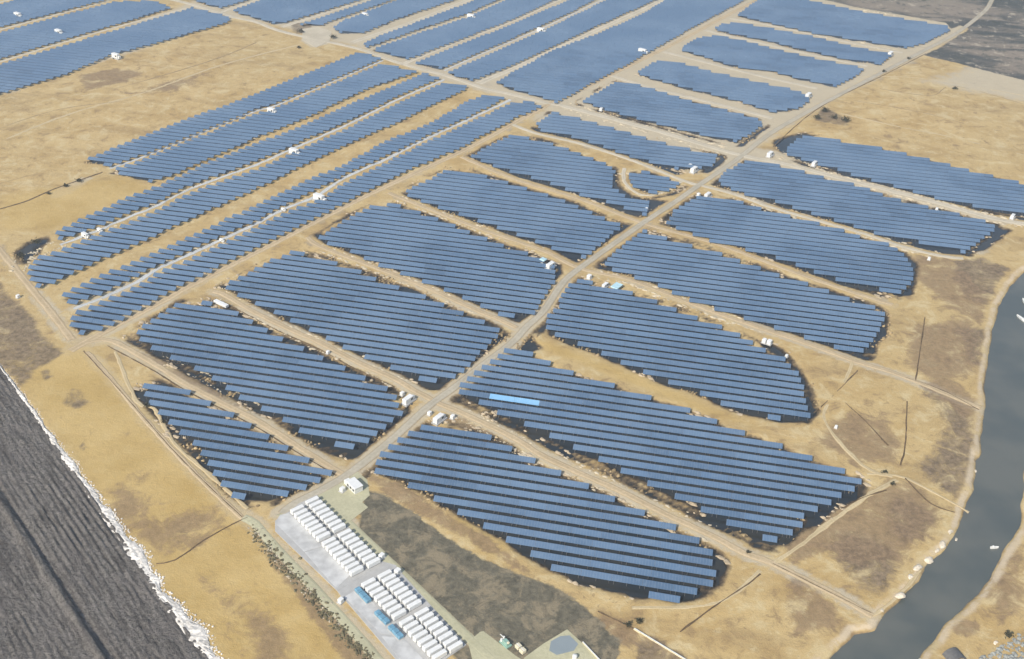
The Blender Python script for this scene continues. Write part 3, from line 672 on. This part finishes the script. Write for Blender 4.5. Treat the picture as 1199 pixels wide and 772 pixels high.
for (p0, p1, n, ds) in segs_:
    a = at(*p0, 2.3); b = at(*p1, 2.3)
    for k in range(n):
        q = a.lerp(b, k/(n-1))
        lab = 'white battery container, %s from the top in the %s' % (ordn(k+1), ds)
        if proto is None:
            proto = container_proto(lab, 'battery containers on the concrete pads'); kids = {q_.name: [x for x in bpy.data.objects if x.parent == q_] for q_ in [proto]+[x for x in bpy.data.objects if x.parent == proto]}; r_ = proto
        else:
            r_ = copy_tree(proto, None, kids)
        r_['label'] = lab; r_.location = (q.x, q.y, .25); r_.rotation_euler = (0, 0, UAZ)
# blue covered switchgear
for pa, pb, lab in (((418,688),(432,704),'blue covered equipment block at the top end of the lower pad'), ((441,715),(454,729),'middle blue covered equipment block on the lower pad'), ((457,732),(470,746),'lowest blue covered equipment block on the lower pad')):
    a = at(*pa, 1.5); b = at(*pb, 1.5); c_ = (a+b)/2; L = (b-a).length
    root = empty('covered_equipment', (c_.x, c_.y, .3), UAZ); tag(root, lab, 'equipment', 'blue covered equipment on the battery yard')
    MB().box((0, 0, .15), (L, 2.6, .3)).build('plinth', M_pad, root)
    mb = MB()
    for q in range(3): mb.box(((q-1)*L/3, random.uniform(-.1,.1), .3+.6+.1*random.random()), (L/3-.15, 2.2, 1.2+.15*random.random()), bev=.18)
    mb.build('cover', M_blue, root)

# ------------------------------------------------------------------ inverter stations
def station(px, py, az, label, s=1.0, blue=False, simple_=False, grp='white inverter stations beside the tracks'):
    p = at(px, py, 2.0*s); root = empty('inverter_station', (p.x, p.y, .05), az); root.scale = (s, s, s)
    tag(root, label, 'inverter station', grp)
    MB().box((0, 0, .2), (7.6, 3.6, .8)).build('platform', M_pad, root)
    cb = MB().box((-.6, 0, .6+1.3), (5.6, 2.5, 2.6), bev=.12).build('cabin', M_white, root)
    MB().box((-.6, -1.28, 1.7), (1.2, .05, 1.9)).build('door', M_offw, cb)
    MB().box((.9, -1.28, 1.9), (1.3, .05, 1.1)).build('vent_grille', M_dark, cb)
    mb = MB().box((3.1, 0, 1.3), (1.3, 1.7, 1.5), bev=.1)
    for q in range(4): mb.box((3.1-.45+q*.3, 1.0, 1.2), (.08, .3, 1.1))
    mb.build('transformer', M_bluel if blue else M_offw, root)
    if not simple_:
        mb = MB()
        for q in range(3): mb.box((-.6, -2.0-q*.28, .45-q*.2), (1.2, .28, .12))
        mb.build('steps', M_steel, root)
    return root
AB = AZ_A; BB = AZ_A-math.pi/2
ST = [(478.5,467,AB,'white inverter station left of the road at the first crossroads',1.0),
 (514.5,489,AB,'white inverter station right of the road at the first crossroads',1.0),
 (645,310,AB,'white inverter station left of the road at the second crossroads',1.0),
 (709,333.5,AB,'white inverter station beside the pale bluish shelter',.75),
 (829,228,AB,'white inverter station right of the road at the third crossroads',.95),
 (813,198,AB,'white inverter station left of the road below the wide cross dyke',1.05),
 (374.5,231,BB,'largest white station on the lowest service lane',1.3),
 (345,177,BB,'white station halfway along the second service lane',1.2),
 (318.5,129,BB,'white station on the third service lane',1.1),
 (136,65,BB,'white station at the edge of the large tan field',1.2),
 (69,37,BB,'white station on the top left strip',1.2), (21,17,BB,'white station near the top left corner',1.2),
 (634,35,BB,'white station on the pale far lane at the top centre',1.2), (552,19,BB,'white station on the dark far lane',1.2), (428,17,BB,'small white station on the short far strip',1.0),
 (753,59.5,BB,'white station on the edge of the wide far block',1.2), (1043,62.5,AB,'white station at the right end of the thin far dyke',1.1),
 (947,111,AB,'white station at the end of the eighth block',1.1), (902,180,AB,'white station above the pond left of the right edge block',1.0),
 (954,191,AB,'white station on the pale dyke below the right edge block',.9),
 (1186,253,AB,'white station on the dyke at the right edge',.8), (100,275,BB,'white station at the near end of the second lane',.8),
 (117,269,BB,'smaller white station beside the one at the near end of the second lane',.6),
 (260,281,BB,'small white station on the lowest lane in the middle of its strip',.5), (332,245,BB,'small white station on the lowest lane near the largest one',.5)]
for px, py, az, lab, s in ST: station(px, py, az, lab, s)
def cabinet(px, py, s, label, mt=None, az=AB, grp='small cabinets beside the tracks'):
    p = at(px, py, s*.5); root = empty('equipment_cabinet', (p.x, p.y, .0), az); tag(root, label, 'cabinet', grp)
    MB().box((0, 0, .15), (s*1.3, s*1.1, .4)).build('plinth', M_pad, root)
    cb = MB().box((0, 0, .35+s*.4), (s, s*.85, s*.8), bev=.08*s).build('cabinet_body', mt or M_white, root)
    MB().box((0, -s*.44, .35+s*.4), (s*.7, .04, s*.6)).build('door', M_offw, cb)
for a in ((503,484,1.9,'small white cabinet left of the station at the first crossroads'), (530,488,2.0,'small pale cabinet right of the station at the first crossroads',M_offw),
 (471,461,2.0,'grey cabinet behind the station left of the first crossroads',M_offw), (690,324,2.6,'white cabinet just right of the second crossroads'),
 (818,228,2.2,'small white cabinet beside the third crossroads'), (808,194,2.4,'small white cabinet above the third crossroads'),
 (895,399,2.4,'left one of two white cabinets by the pond corner'), (901,400.5,2.6,'right one of two white cabinets by the pond corner'),
 (921,417,1.6,'tiny grey cabinet by the dark pond corner',M_offw), (384,412.5,1.6,'tiny white cabinet on the bank left of the main road'),
 (401,573,2.2,'small cream cabinet at the control building',M_offw), (399,703,2.0,'white cabinet beside the left service road'),
 (447,651,2.2,'white cabinet at the right edge of the upper pad'), (465.5,669,2.4,'white cabinet at the right edge of the lower pad'),
 (1088,303,1.8,'tiny white cabinet at the tip of the pointed block'), (1097,245,1.8,'tiny white cabinet on the dyke below the right edge block'),
 (979,500,1.4,'tiny white cabinet in the brown meadow'), (21,347,1.8,'small white cabinet beside the dark left plot'), (757,245,1.8,'small white cabinet near the hooked bank'),
 (704,128,2.4,'small white cabinet on the wide cross dyke')):
    cabinet(*a)
# bluish shelters
for px, py, L, W_, lab in ((722,336,6.5,4.5,'pale blue covered shelter right of the second crossroads'), (636,305,3.5,3.5,'pale blue covered shelter left of the second crossroads')):
    p = at(px, py, 1.5); root = empty('covered_shelter', (p.x, p.y, 0), AB); tag(root, lab, 'shelter', 'pale blue shelters at the second crossroads')
    mb = MB()
    for sx in (-1, 1):
        for sy in (-1, 1): mb.box((sx*(L/2-.2), sy*(W_/2-.2), 1.0), (.15, .15, 2.2))
    mb.build('posts', M_steel, root); MB().box((0, 0, 2.25), (L, W_, .45), bev=.2).build('roof', M_bluel, root)
    MB().box((-.4, .2, .9), (L*.55, W_*.5, 1.5), bev=.1).build('stored_crate', M_offw, root)
# control building
p = at(415, 566, 3); root = empty('control_building', (p.x, p.y, 0), UAZ); tag(root, 'white roofed control building at the head of the battery yard', 'building')
wl_ = MB().box((0, 0, 1.45), (6.6, 4.0, 2.9)).build('wall', M_offw, root)
MB().box((0, 0, 3.05), (7.1, 4.5, .3), bev=.12).build('roof', M_white, root)
for x in (-2.1, 0, 2.1): MB().box((x, -2.03, 1.6), (1.2, .06, 1.1)).build('window', M_dark, wl_)
MB().box((-3.33, .4, 1.1), (.06, 1.1, 2.1)).build('door', M_dark, wl_)
MB().box((-4.5, -.6, 1.1), (2.0, 2.4, 2.2), bev=.08).build('annex', M_offw, root)
p = at(259, 356, 1); root = empty('cargo_trailer', (p.x, p.y, 0), BB); tag(root, 'long white trailer parked on the bank above the block left of the first crossroads', 'trailer')
MB().box((0, 0, 1.3), (9.5, 2.2, 1.3), bev=.1).build('box_body', M_white, root)
MB().box((0, 0, .55), (9.5, 1.0, .2)).build('chassis', M_dark, root)
for x in (-3.2, 2.6, 3.7):
    for y in (-.9, .9):
        bm_ = MB(); bm_.cyl((0, 0, -.15), .42, .3, 12); o = bm_.build('wheel', M_dark, root); o.rotation_euler = (R(90), 0, 0); o.location = (x, y, .42)

# ------------------------------------------------------------------ yard at the bottom edge
M_teal = simple('teal_paint', (.25, .40, .34), .5, .4, .15, 1); M_cream = simple('cream_paint', (.62, .57, .42), .6, .4, .1, 1)
quad_slab('yard_pavement', [(354,34),(372,31),(388,37),(386,48),(370,56),(354,47)], -.2, .12, M_ROAD['pale'], kind='structure')
quad_slab('yard_pavement', [(562,740),(566,739),(604,768),(616,775),(560,800),(548,752)], -.2, .12, M_ROAD['green'], kind='structure')
quad_slab('yard_pavement', [(636,754),(664,737),(703,772),(720,800),(600,800),(614,770)], -.2, .13, M_ROAD['green'], kind='structure')
quad_slab('water_basin', [(645,751),(656,745),(667,744),(677,754),(672,762),(652,767),(643,762)], .10, .18, mat_water('basin_water', (.22, .26, .28), (.27, .31, .33), .3), kind='structure')
p = at(592, 752, 1); root = empty('pump_unit', (p.x, p.y, 0), UAZ); tag(root, 'teal pump machine with pipes at the end of the service road', 'pump')
MB().box((0, 0, .3), (4.4, 2.6, .5)).build('skid', M_teal, root); MB().box((.3, 0, 1.2), (2.6, 1.9, 1.4), bev=.2).build('housing', M_teal, root)
mb = MB().cyl((-1.6, .5, .5), .35, 1.7); mb.cyl((-1.6, -.6, .5), .45, 1.2); mb.build('tank', M_offw, root)
MB().box((-2.6, .5, 1.6), (2.2, .22, .22)).build('pipe', M_offw, root)
MB().box((1.5, 0, 2.0), (.9, .9, .5), bev=.1).build('cap', M_cream, root)
for px, py, lab in ((607,757,'cream crate nearer the pump machine'), (612,762,'cream crate farther from the pump machine')):
    p = at(px, py, .8); root = empty('supply_crate', (p.x, p.y, 0), UAZ); tag(root, lab, 'crate', 'cream crates beside the pump machine')
    MB().box((0, 0, .85), (2.0, 2.0, 1.4), bev=.12).build('crate_body', M_cream, root); MB().box((0, 0, .1), (2.1, 2.1, .15)).build('pallet', M_dark, root); MB().box((0, 0, 1.6), (2.15, .25, .06)).build('strap', M_offw, root)
p = at(673, 769, 1); root = empty('water_tank', (p.x, p.y, .1)); tag(root, 'small round white tank on the cream yard at the bottom edge', 'tank')
MB().cyl((0, 0, 0), .9, 1.5, 16).build('tank_body', M_white, root); MB().cyl((0, 0, 1.5), .9, .3, 16, .2).build('lid', M_offw, root)
# parapet wall by the lower track
for (a, b), lab in ((((742,737),(808,777)), 'low pale kerb wall running to the bottom edge below the front block'), (((682,753),(712,785)), 'low white wall along the right side of the cream yard')):
    A_, B_ = at(*a), at(*b); d_ = B_-A_; o_ = empty('low_wall', ((A_+B_)/2)[:], math.atan2(d_.y, d_.x)); tag(o_, lab, 'wall')
    mb = MB(); n = int(d_.length/3)
    for q in range(n): mb.box(((q+.5)*3-d_.length/2, random.uniform(-.05,.05), .3+random.uniform(-.06,.06)), (2.9, .3, .6))
    mb.build('wall_panels', M_cream, o_); MB().box((0, 0, .76), (n*3, .4, .08)).build('coping', M_offw, o_)

# ------------------------------------------------------------------ rocks, boats, shrubs
M_rock = simple('pale_rock', (.58, .52, .42), .85, .3, .2, 1.2); M_rockg = simple('grey_rock', (.27, .28, .26), .85, .3, .3, 1.2)
BO = [(1113,622,1.6,'topmost pale boulder on the river bend'), (1121,628,1.0,'small pale boulder at the water above the bend'), (1104,637,2.2,'large pale boulder second along the river bend'), (1098,643,1.5,'round pale boulder third along the river bend'),
 (1088,653,2.9,'long pale boulder in the middle of the river bend'), (1074,665,2.4,'broad pale boulder beside the sandy spit'), (1066,675,1.8,'pale boulder below the sandy spit'), (1054,697,2.2,'upright pale boulder at the water edge below the bend'), (1033,714,1.2,'small pale boulder at the end of the lower track'),
 (1149,486,1.0,'little pale boulder at the river bank beside the path end'), (1143,548,1.1,'little pale boulder halfway down the river bank'), (1166,752,1.3,'bright white boulder above the grey rubble'), (1078,771,1.4,'white boulder beside the culvert')]
for px, py, s, lab in BO:
    p = at(px, py, .3); mb = MB()
    s *= .62; mb.lump((0, 0, 0), s, s*.7, 9, .3, 1.7); mb.lump((s*.6, s*.3, 0), s*.55, s*.5, 7, .25)
    o = mb.build('boulder', M_white if s in (1.3, 1.4) else M_rock); o.location = (p.x, p.y, max(-1.5, min(0, zg(p.x, p.y)))); o.rotation_euler = (0, 0, random.uniform(.3, 1.1)); tag(o, lab, 'boulder', 'pale boulders along the river')
def boat(px, py, az, L, label):
    p = at(px, py, -1.3); root = empty('work_boat', (p.x, p.y, -1.6), az); tag(root, label, 'boat', 'boats on the river')
    vs = []; fs = []; n = 9
    for i in range(n):
        t_ = i/(n-1); x = (t_-.5)*L; wv = .5*L*.26*math.sin(math.pi*min(1, .18+t_*.82))**.6
        for y, z in ((-wv, .75+.35*abs(t_-.5)), (-wv*.7, -.1), (wv*.7, -.1), (wv, .75+.35*abs(t_-.5))): vs.append((x, y, z))
    for i in range(n-1):
        for j in range(3): fs.append((i*4+j, (i+1)*4+j, (i+1)*4+j+1, i*4+j+1))
    fs += [(0, 1, 2, 3), tuple((n-1)*4+j for j in (3, 2, 1, 0))]
    mesh('hull', vs, fs, M_white, root); MB().box((0, 0, .62), (L*.75, L*.17, .06)).build('deck', M_offw, root); MB().box((-L*.2, 0, 1.05), (L*.18, L*.12, .8), bev=.08).build('cabin', M_white, root)
boat(1196, 373.5, 1.9, 8, 'white boat near the right edge, lower of the two in the upper river'); boat(1199, 353, 1.5, 6, 'small white boat at the right edge, upper of the two')
boat(1164.5, 641.5, .1, 3.6, 'tiny white boat alone in the lower river')
M_leafd = simple('shrub_leaf', (.055, .055, .035), .9, .2, .4, 1.5); M_reed = simple('dry_reed', (.36, .27, .15), .95, .15, .4, .5); M_bark = simple('bark', (.12, .09, .06), .9, .2, .2, 2)
def shrub_at(p, s, label, grp, mt=None):
    root = empty('shrub', (p.x, p.y, 0)); tag(root, label, 'shrub', grp); vs = []; fs = []
    for q in range(int(90*s)):
        a = random.uniform(0, 6.28); e = random.uniform(0, 1.4); rr = s*random.uniform(.35, 1.0)*(1+.35*math.sin(3*a+s*9))
        c_ = Vector((rr*math.cos(a)*math.cos(e)*1.2, rr*math.sin(a)*math.cos(e), .4*s+rr*math.sin(e)*.9)); k = random.uniform(.18, .34)*min(1.6, s)
        d1 = Vector((random.gauss(0,1), random.gauss(0,1), random.gauss(0,1))).normalized(); d2 = d1.cross(Vector((random.gauss(0,1), random.gauss(0,1), random.gauss(0,1)))).normalized()
        i = len(vs); vs += [c_-d1*k, c_+d2*k*.6, c_+d1*k, c_-d2*k*.6]; fs.append((i, i+1, i+2, i+3))
    mesh('foliage', vs, fs, mt or M_leafd, root); mb = MB()
    for q in range(3): mb.cyl((random.uniform(-.2,.2), random.uniform(-.2,.2), -.2), .09, .9*s, 6, .04)
    mb.build('stem', M_bark, root)
SH = [(957,138,2.6,'tall dark shrub nearest the road above the right edge block'), (966,130,3.0,'dark shrub left of the pair beside the tan field'), (977,138,2.6,'dark shrub in the middle beside the tan field'), (990,141,3.0,'dark shrub farthest from the road beside the tan field'),
 (77,218,1.6,'small round dark shrub on the ditch, left one'), (92,212,1.9,'small round dark shrub on the ditch, right one'), (57,227,1.2,'tiny dark shrub at the lower end of the ditch'), (1118,104,1.8,'lone dark shrub in the pale right field'), (1035,84,1.6,'dark shrub against the main road halfway up'), (1064,69,1.5,'dark shrub against the main road near the wetland'),
 (1110,36,1.8,'dark shrub at the corner of the farthest block'), (1036,553,1.2,'small dark shrub left above the lower river meadow'), (1045,567,1.2,'small dark shrub above the ditch corner'),(876,647,1.0,'tiny dark shrub on the track below the large front block'),
 (735,732,1.3,'small brown shrub left of the pair below the front block'), (748,728,1.4,'small brown shrub right of the pair below the front block'), (352,37,2.6,'dark shrub left of the small far yard'), (390,44,2.8,'dark shrub right of the small far yard'), (350,56,1.6,'small dark shrub below the small far yard'),
 (1181,744,1.6,'dark shrub above the grey rubble at the lower right corner'), (42,284,2.4,'brown shrub at the pond left of the strips'), (24,300,2.4,'dark shrub at the pond beside the left track'),
 (172,475,1.5,'dark shrub at the left corner of the small wedge block'), (192,494,1.2,'dark shrub on the left bank of the small wedge block')]
for px, py, s, lab in SH: shrub_at(at(px, py, s*.4), s, lab, 'shrubs on the plain')
mb = MB()
for q in range(420):
    t_ = random.random(); p = at(296+t_*140+random.gauss(0, 5), 622+t_*155+random.gauss(0, 4)); s = random.uniform(.2, .7); mb.lump((p.x, p.y, 0), s, s*.9, 6, .4, 1.4, random.random()*3)
tag(mb.build('scrub', simple('scrub_leaf', (.14, .125, .075), .95, .15, .45, .5)), 'ragged brown scrub along the left service road', 'scrub', kind='stuff')
mb = MB()
for q in range(200):
    t_ = random.random()**1.3; p = at(296+t_*100+random.gauss(0, 5), 620+t_*110+random.gauss(0, 4)); s = random.choice((.15,.2,.3,.5)); mb.lump((p.x, p.y, 0), s, s*.6, 6, .4, 1.6, random.random()*3)
tag(mb.build('pale_debris', simple('debris_soil', (.42,.37,.28), .9, .2, .3, .8)), 'pale debris heaps at the head of the left service road', 'debris', kind='stuff')
# culvert and rubble in the lower right corner
p = at(1118, 768, .8); root = empty('culvert', (p.x, p.y, -.4), R(20)); tag(root, 'dark round culvert mouth at the water beside the bottom edge', 'culvert')
n = 24; vs = []; fs = []
for x in (-2.5, 2.5):
    for r_ in (3.6, 2.9):
        for k in range(n+1):
            a = math.pi*k/n; vs.append((r_*math.cos(a), x, r_*math.sin(a)*.75))
m_ = n+1
for k in range(n): fs += [(k, k+1, 2*m_+k+1, 2*m_+k), (m_+k, 2*m_+m_+k, 2*m_+m_+k+1, m_+k+1), (k, m_+k, m_+k+1, k+1), (2*m_+k, 2*m_+k+1, 3*m_+k+1, 3*m_+k)]
mesh('arch', vs, fs, simple('dark_concrete', (.12, .12, .12), .8, .3, .2, 1), root)
MB().box((0, .2, .12), (5.6, 4.6, .2)).build('channel_water', M_rw, root)
mb = MB()
for q in range(420):
    px = random.uniform(1142, 1230); py = random.uniform(742, 800)
    if py < 775-(px-1142)*.62: continue
    p = at(px, py); s = random.uniform(.3, 1.2); mb.lump((p.x, p.y, 0), s, s*.7, 6, .35)
tag(mb.build('rubble', M_rockg), 'grey green rubble slope filling the lower right corner', 'rubble', kind='stuff')

# bright bank of crusted rubble along the ploughed field
M_salt = simple('white_crust', (.66, .63, .58), .9, .2, .3, .9)
mb = MB(); FEv = [Vector((*q, 0)) for q in FE]
acc = 0; tot = sum((FEv[i+1]-FEv[i]).length for i in range(len(FEv)-1))
vs = []; fs = []; nn_ = 0
for i in range(len(FEv)-1):
    a, b = FEv[i], FEv[i+1]; L = (b-a).length; tg = (b-a).normalized(); nr = Vector((-tg.y, tg.x, 0))
    if nr.x < 0: nr = -nr
    k = int(L/.7)
    for q in range(k):
        p = a.lerp(b, q/k); f = (acc+L*q/k)/tot; wd = 1.3+7.5*max(0, f-.32)**.9
        wd *= 1+.8*noise.noise(p*.12)
        for j in range(8):
            t_ = j/7; off = (t_-.35)*wd+.35*noise.noise(p*.5+Vector((j, 0, 0))); z = .22+.55*math.sin(math.pi*t_)*(.7+.9*noise.noise(Vector((p.x*.9, p.y*.9, j*.8))))-(.5 if j in (0, 7) else 0)
            r_ = p+nr*off; vs.append((r_.x, r_.y, z))
        nn_ += 1
        for _q in range(5):
            s = random.uniform(.12, .42)*(.35+f); r_ = p+nr*(wd*.6+random.gauss(0, .8)*(.4+f)); mb.lump((r_.x, r_.y, 0), s, s*.8, 6, .4)
    acc += L
for i in range(nn_-1):
    for j in range(7): fs.append((i*8+j, (i+1)*8+j, (i+1)*8+j+1, i*8+j+1))
o_ = len(mb.v); mb.v += vs; mb.f += [tuple(o_+x for x in f) for f in fs]
tag(mb.build('crusted_bank', M_salt), 'white crusted rubble bank between the ploughed field and the tan meadow', 'rubble', kind='stuff')

# pale crumbly heaps along certain dykes and lanes
mb = MB()
LINES = [([(905,176),(965,205),(1024,219),(1097,238),(1159,256),(1199,262)], 5, 260, 1.3), ([(858,229),(900,242),(952,257),(1009,273),(1056,288),(1090,298)], 4, 160, 1.1),
 ([(690,319),(735,328),(781,345),(833,366),(895,386)], 4, 130, 1.0), ([(90,357),(150,335),(225,297),(300,262),(372,230),(404,208)], 3.5, 330, .8), ([(60,291),(101,276),(181,243),(249,212),(339,176)], 3, 260, .8),
 ([(731,203),(735,218),(757,229),(790,217)], 2.5, 70, 1.0), ([(260,345),(331,383),(416,424),(475,452)], 4, 120, .9), ([(373,289),(430,311),(495,336),(558,364)], 3.5, 110, .9), ([(463,231),(559,267),(639,295)], 3.5, 120, .9),
 ([(20,318),(30,300),(45,297),(60,290),(70,284)], 4, 80, 1.0), ([(655,122),(704,136),(781,157),(850,178)], 6, 120, 1.3), ([(541,484),(634,533),(724,574),(833,627)], 4.5, 200, .8), ([(185,418),(240,440),(300,477)], 3, 70, .8), ([(1003,12),(1068,23),(1107,30)], 3, 60, 1.3), ([(952,40),(1057,62)], 4, 60, 1.4)]
for ln, wd_, n_, sz in LINES:
    W_ = ats(ln); seg = [(W_[i], W_[i+1]) for i in range(len(W_)-1)]; ls = [(b-a).length for a, b in seg]
    for q in range(int(n_*1.8)):
        a, b = random.choices(seg, ls)[0]; t_ = b-a; nr = Vector((-t_.y, t_.x, 0)).normalized(); side = random.choice((-1, 1))
        p = a.lerp(b, random.random())+nr*side*(wd_*.75+abs(random.gauss(0, wd_*.3))); s_ = sz*random.choice((.25,.3,.4,.5,.9))*random.uniform(.6, 1.2)
        mb.lump((p.x, p.y, max(-.8, zg(p.x, p.y))-.1), s_, s_*.55, 7, .4, random.uniform(1, 2.2), random.choice((AZ_ROW, AZ_A-1.57)))
tag(mb.build('dyke_heaps', simple('pale_soil', (.47, .41, .30), .9, .2, .22, .5)), 'pale crumbly soil heaps along the dykes and service lanes', 'soil', kind='stuff')
# dry reeds and spoil on the pond banks
mask = np.where((d_pond > -2.4) & (d_pond < 1.2) & (d_road > 1.2) & (P[:, 1] < 1150) & (P[:, 1] > 240) & (np.abs(P[:, 0]) < 650))[0]
mr, mp_ = MB(), MB()
patch = vnoise(14, 11)+.6*vnoise(5, 12)
for i in rng.choice(mask, min(len(mask), 26000), replace=False):
    x, y = P[i]+rng.uniform(-1, 1, 2); pn = patch[i]
    if pn > .3: mr.lump((x, y, Z[i]-.05), rng.uniform(.35, .9), rng.uniform(.3, .9), 5, .45, rng.uniform(.8, 2), AZ_A)
    elif pn < -.3 and d_pond[i] > -1.0: mp_.lump((x, y, max(Z[i], -.8)-.05), rng.uniform(.4, 1.3), rng.uniform(.15, .5), 5, .4, rng.uniform(.8, 2.2), AZ_A-1.57)
tag(mr.build('dry_reeds', M_reed), 'dry brown reeds fringing the pond banks', 'reeds', kind='stuff')
tag(mp_.build('spoil_heaps', simple('spoil_soil', (.44, .36, .25), .9, .2, .25, .6)), 'pale soil heaps dotted along the pond banks', 'soil', kind='stuff')

# ------------------------------------------------------------------ haze
if HAZE:
    mb = MB(); mb.box((0, 550, (HC+12-6)/2), (2600, 1900, HC+12+6)); 
    hm = bpy.data.materials.new('haze_air'); hm.use_nodes = True; t_ = hm.node_tree; t_.nodes.clear()
    o_ = t_.nodes.new('ShaderNodeOutputMaterial'); pv = t_.nodes.new('ShaderNodeVolumePrincipled')
    pv.inputs['Color'].default_value = (.86, .92, 1, 1); pv.inputs['Density'].default_value = HAZE; pv.inputs['Anisotropy'].default_value = .3
    t_.links.new(pv.outputs[0], o_.inputs['Volume'])
    tag(mb.build('haze', hm), 'thin pale haze over the plain', 'haze', kind='stuff')
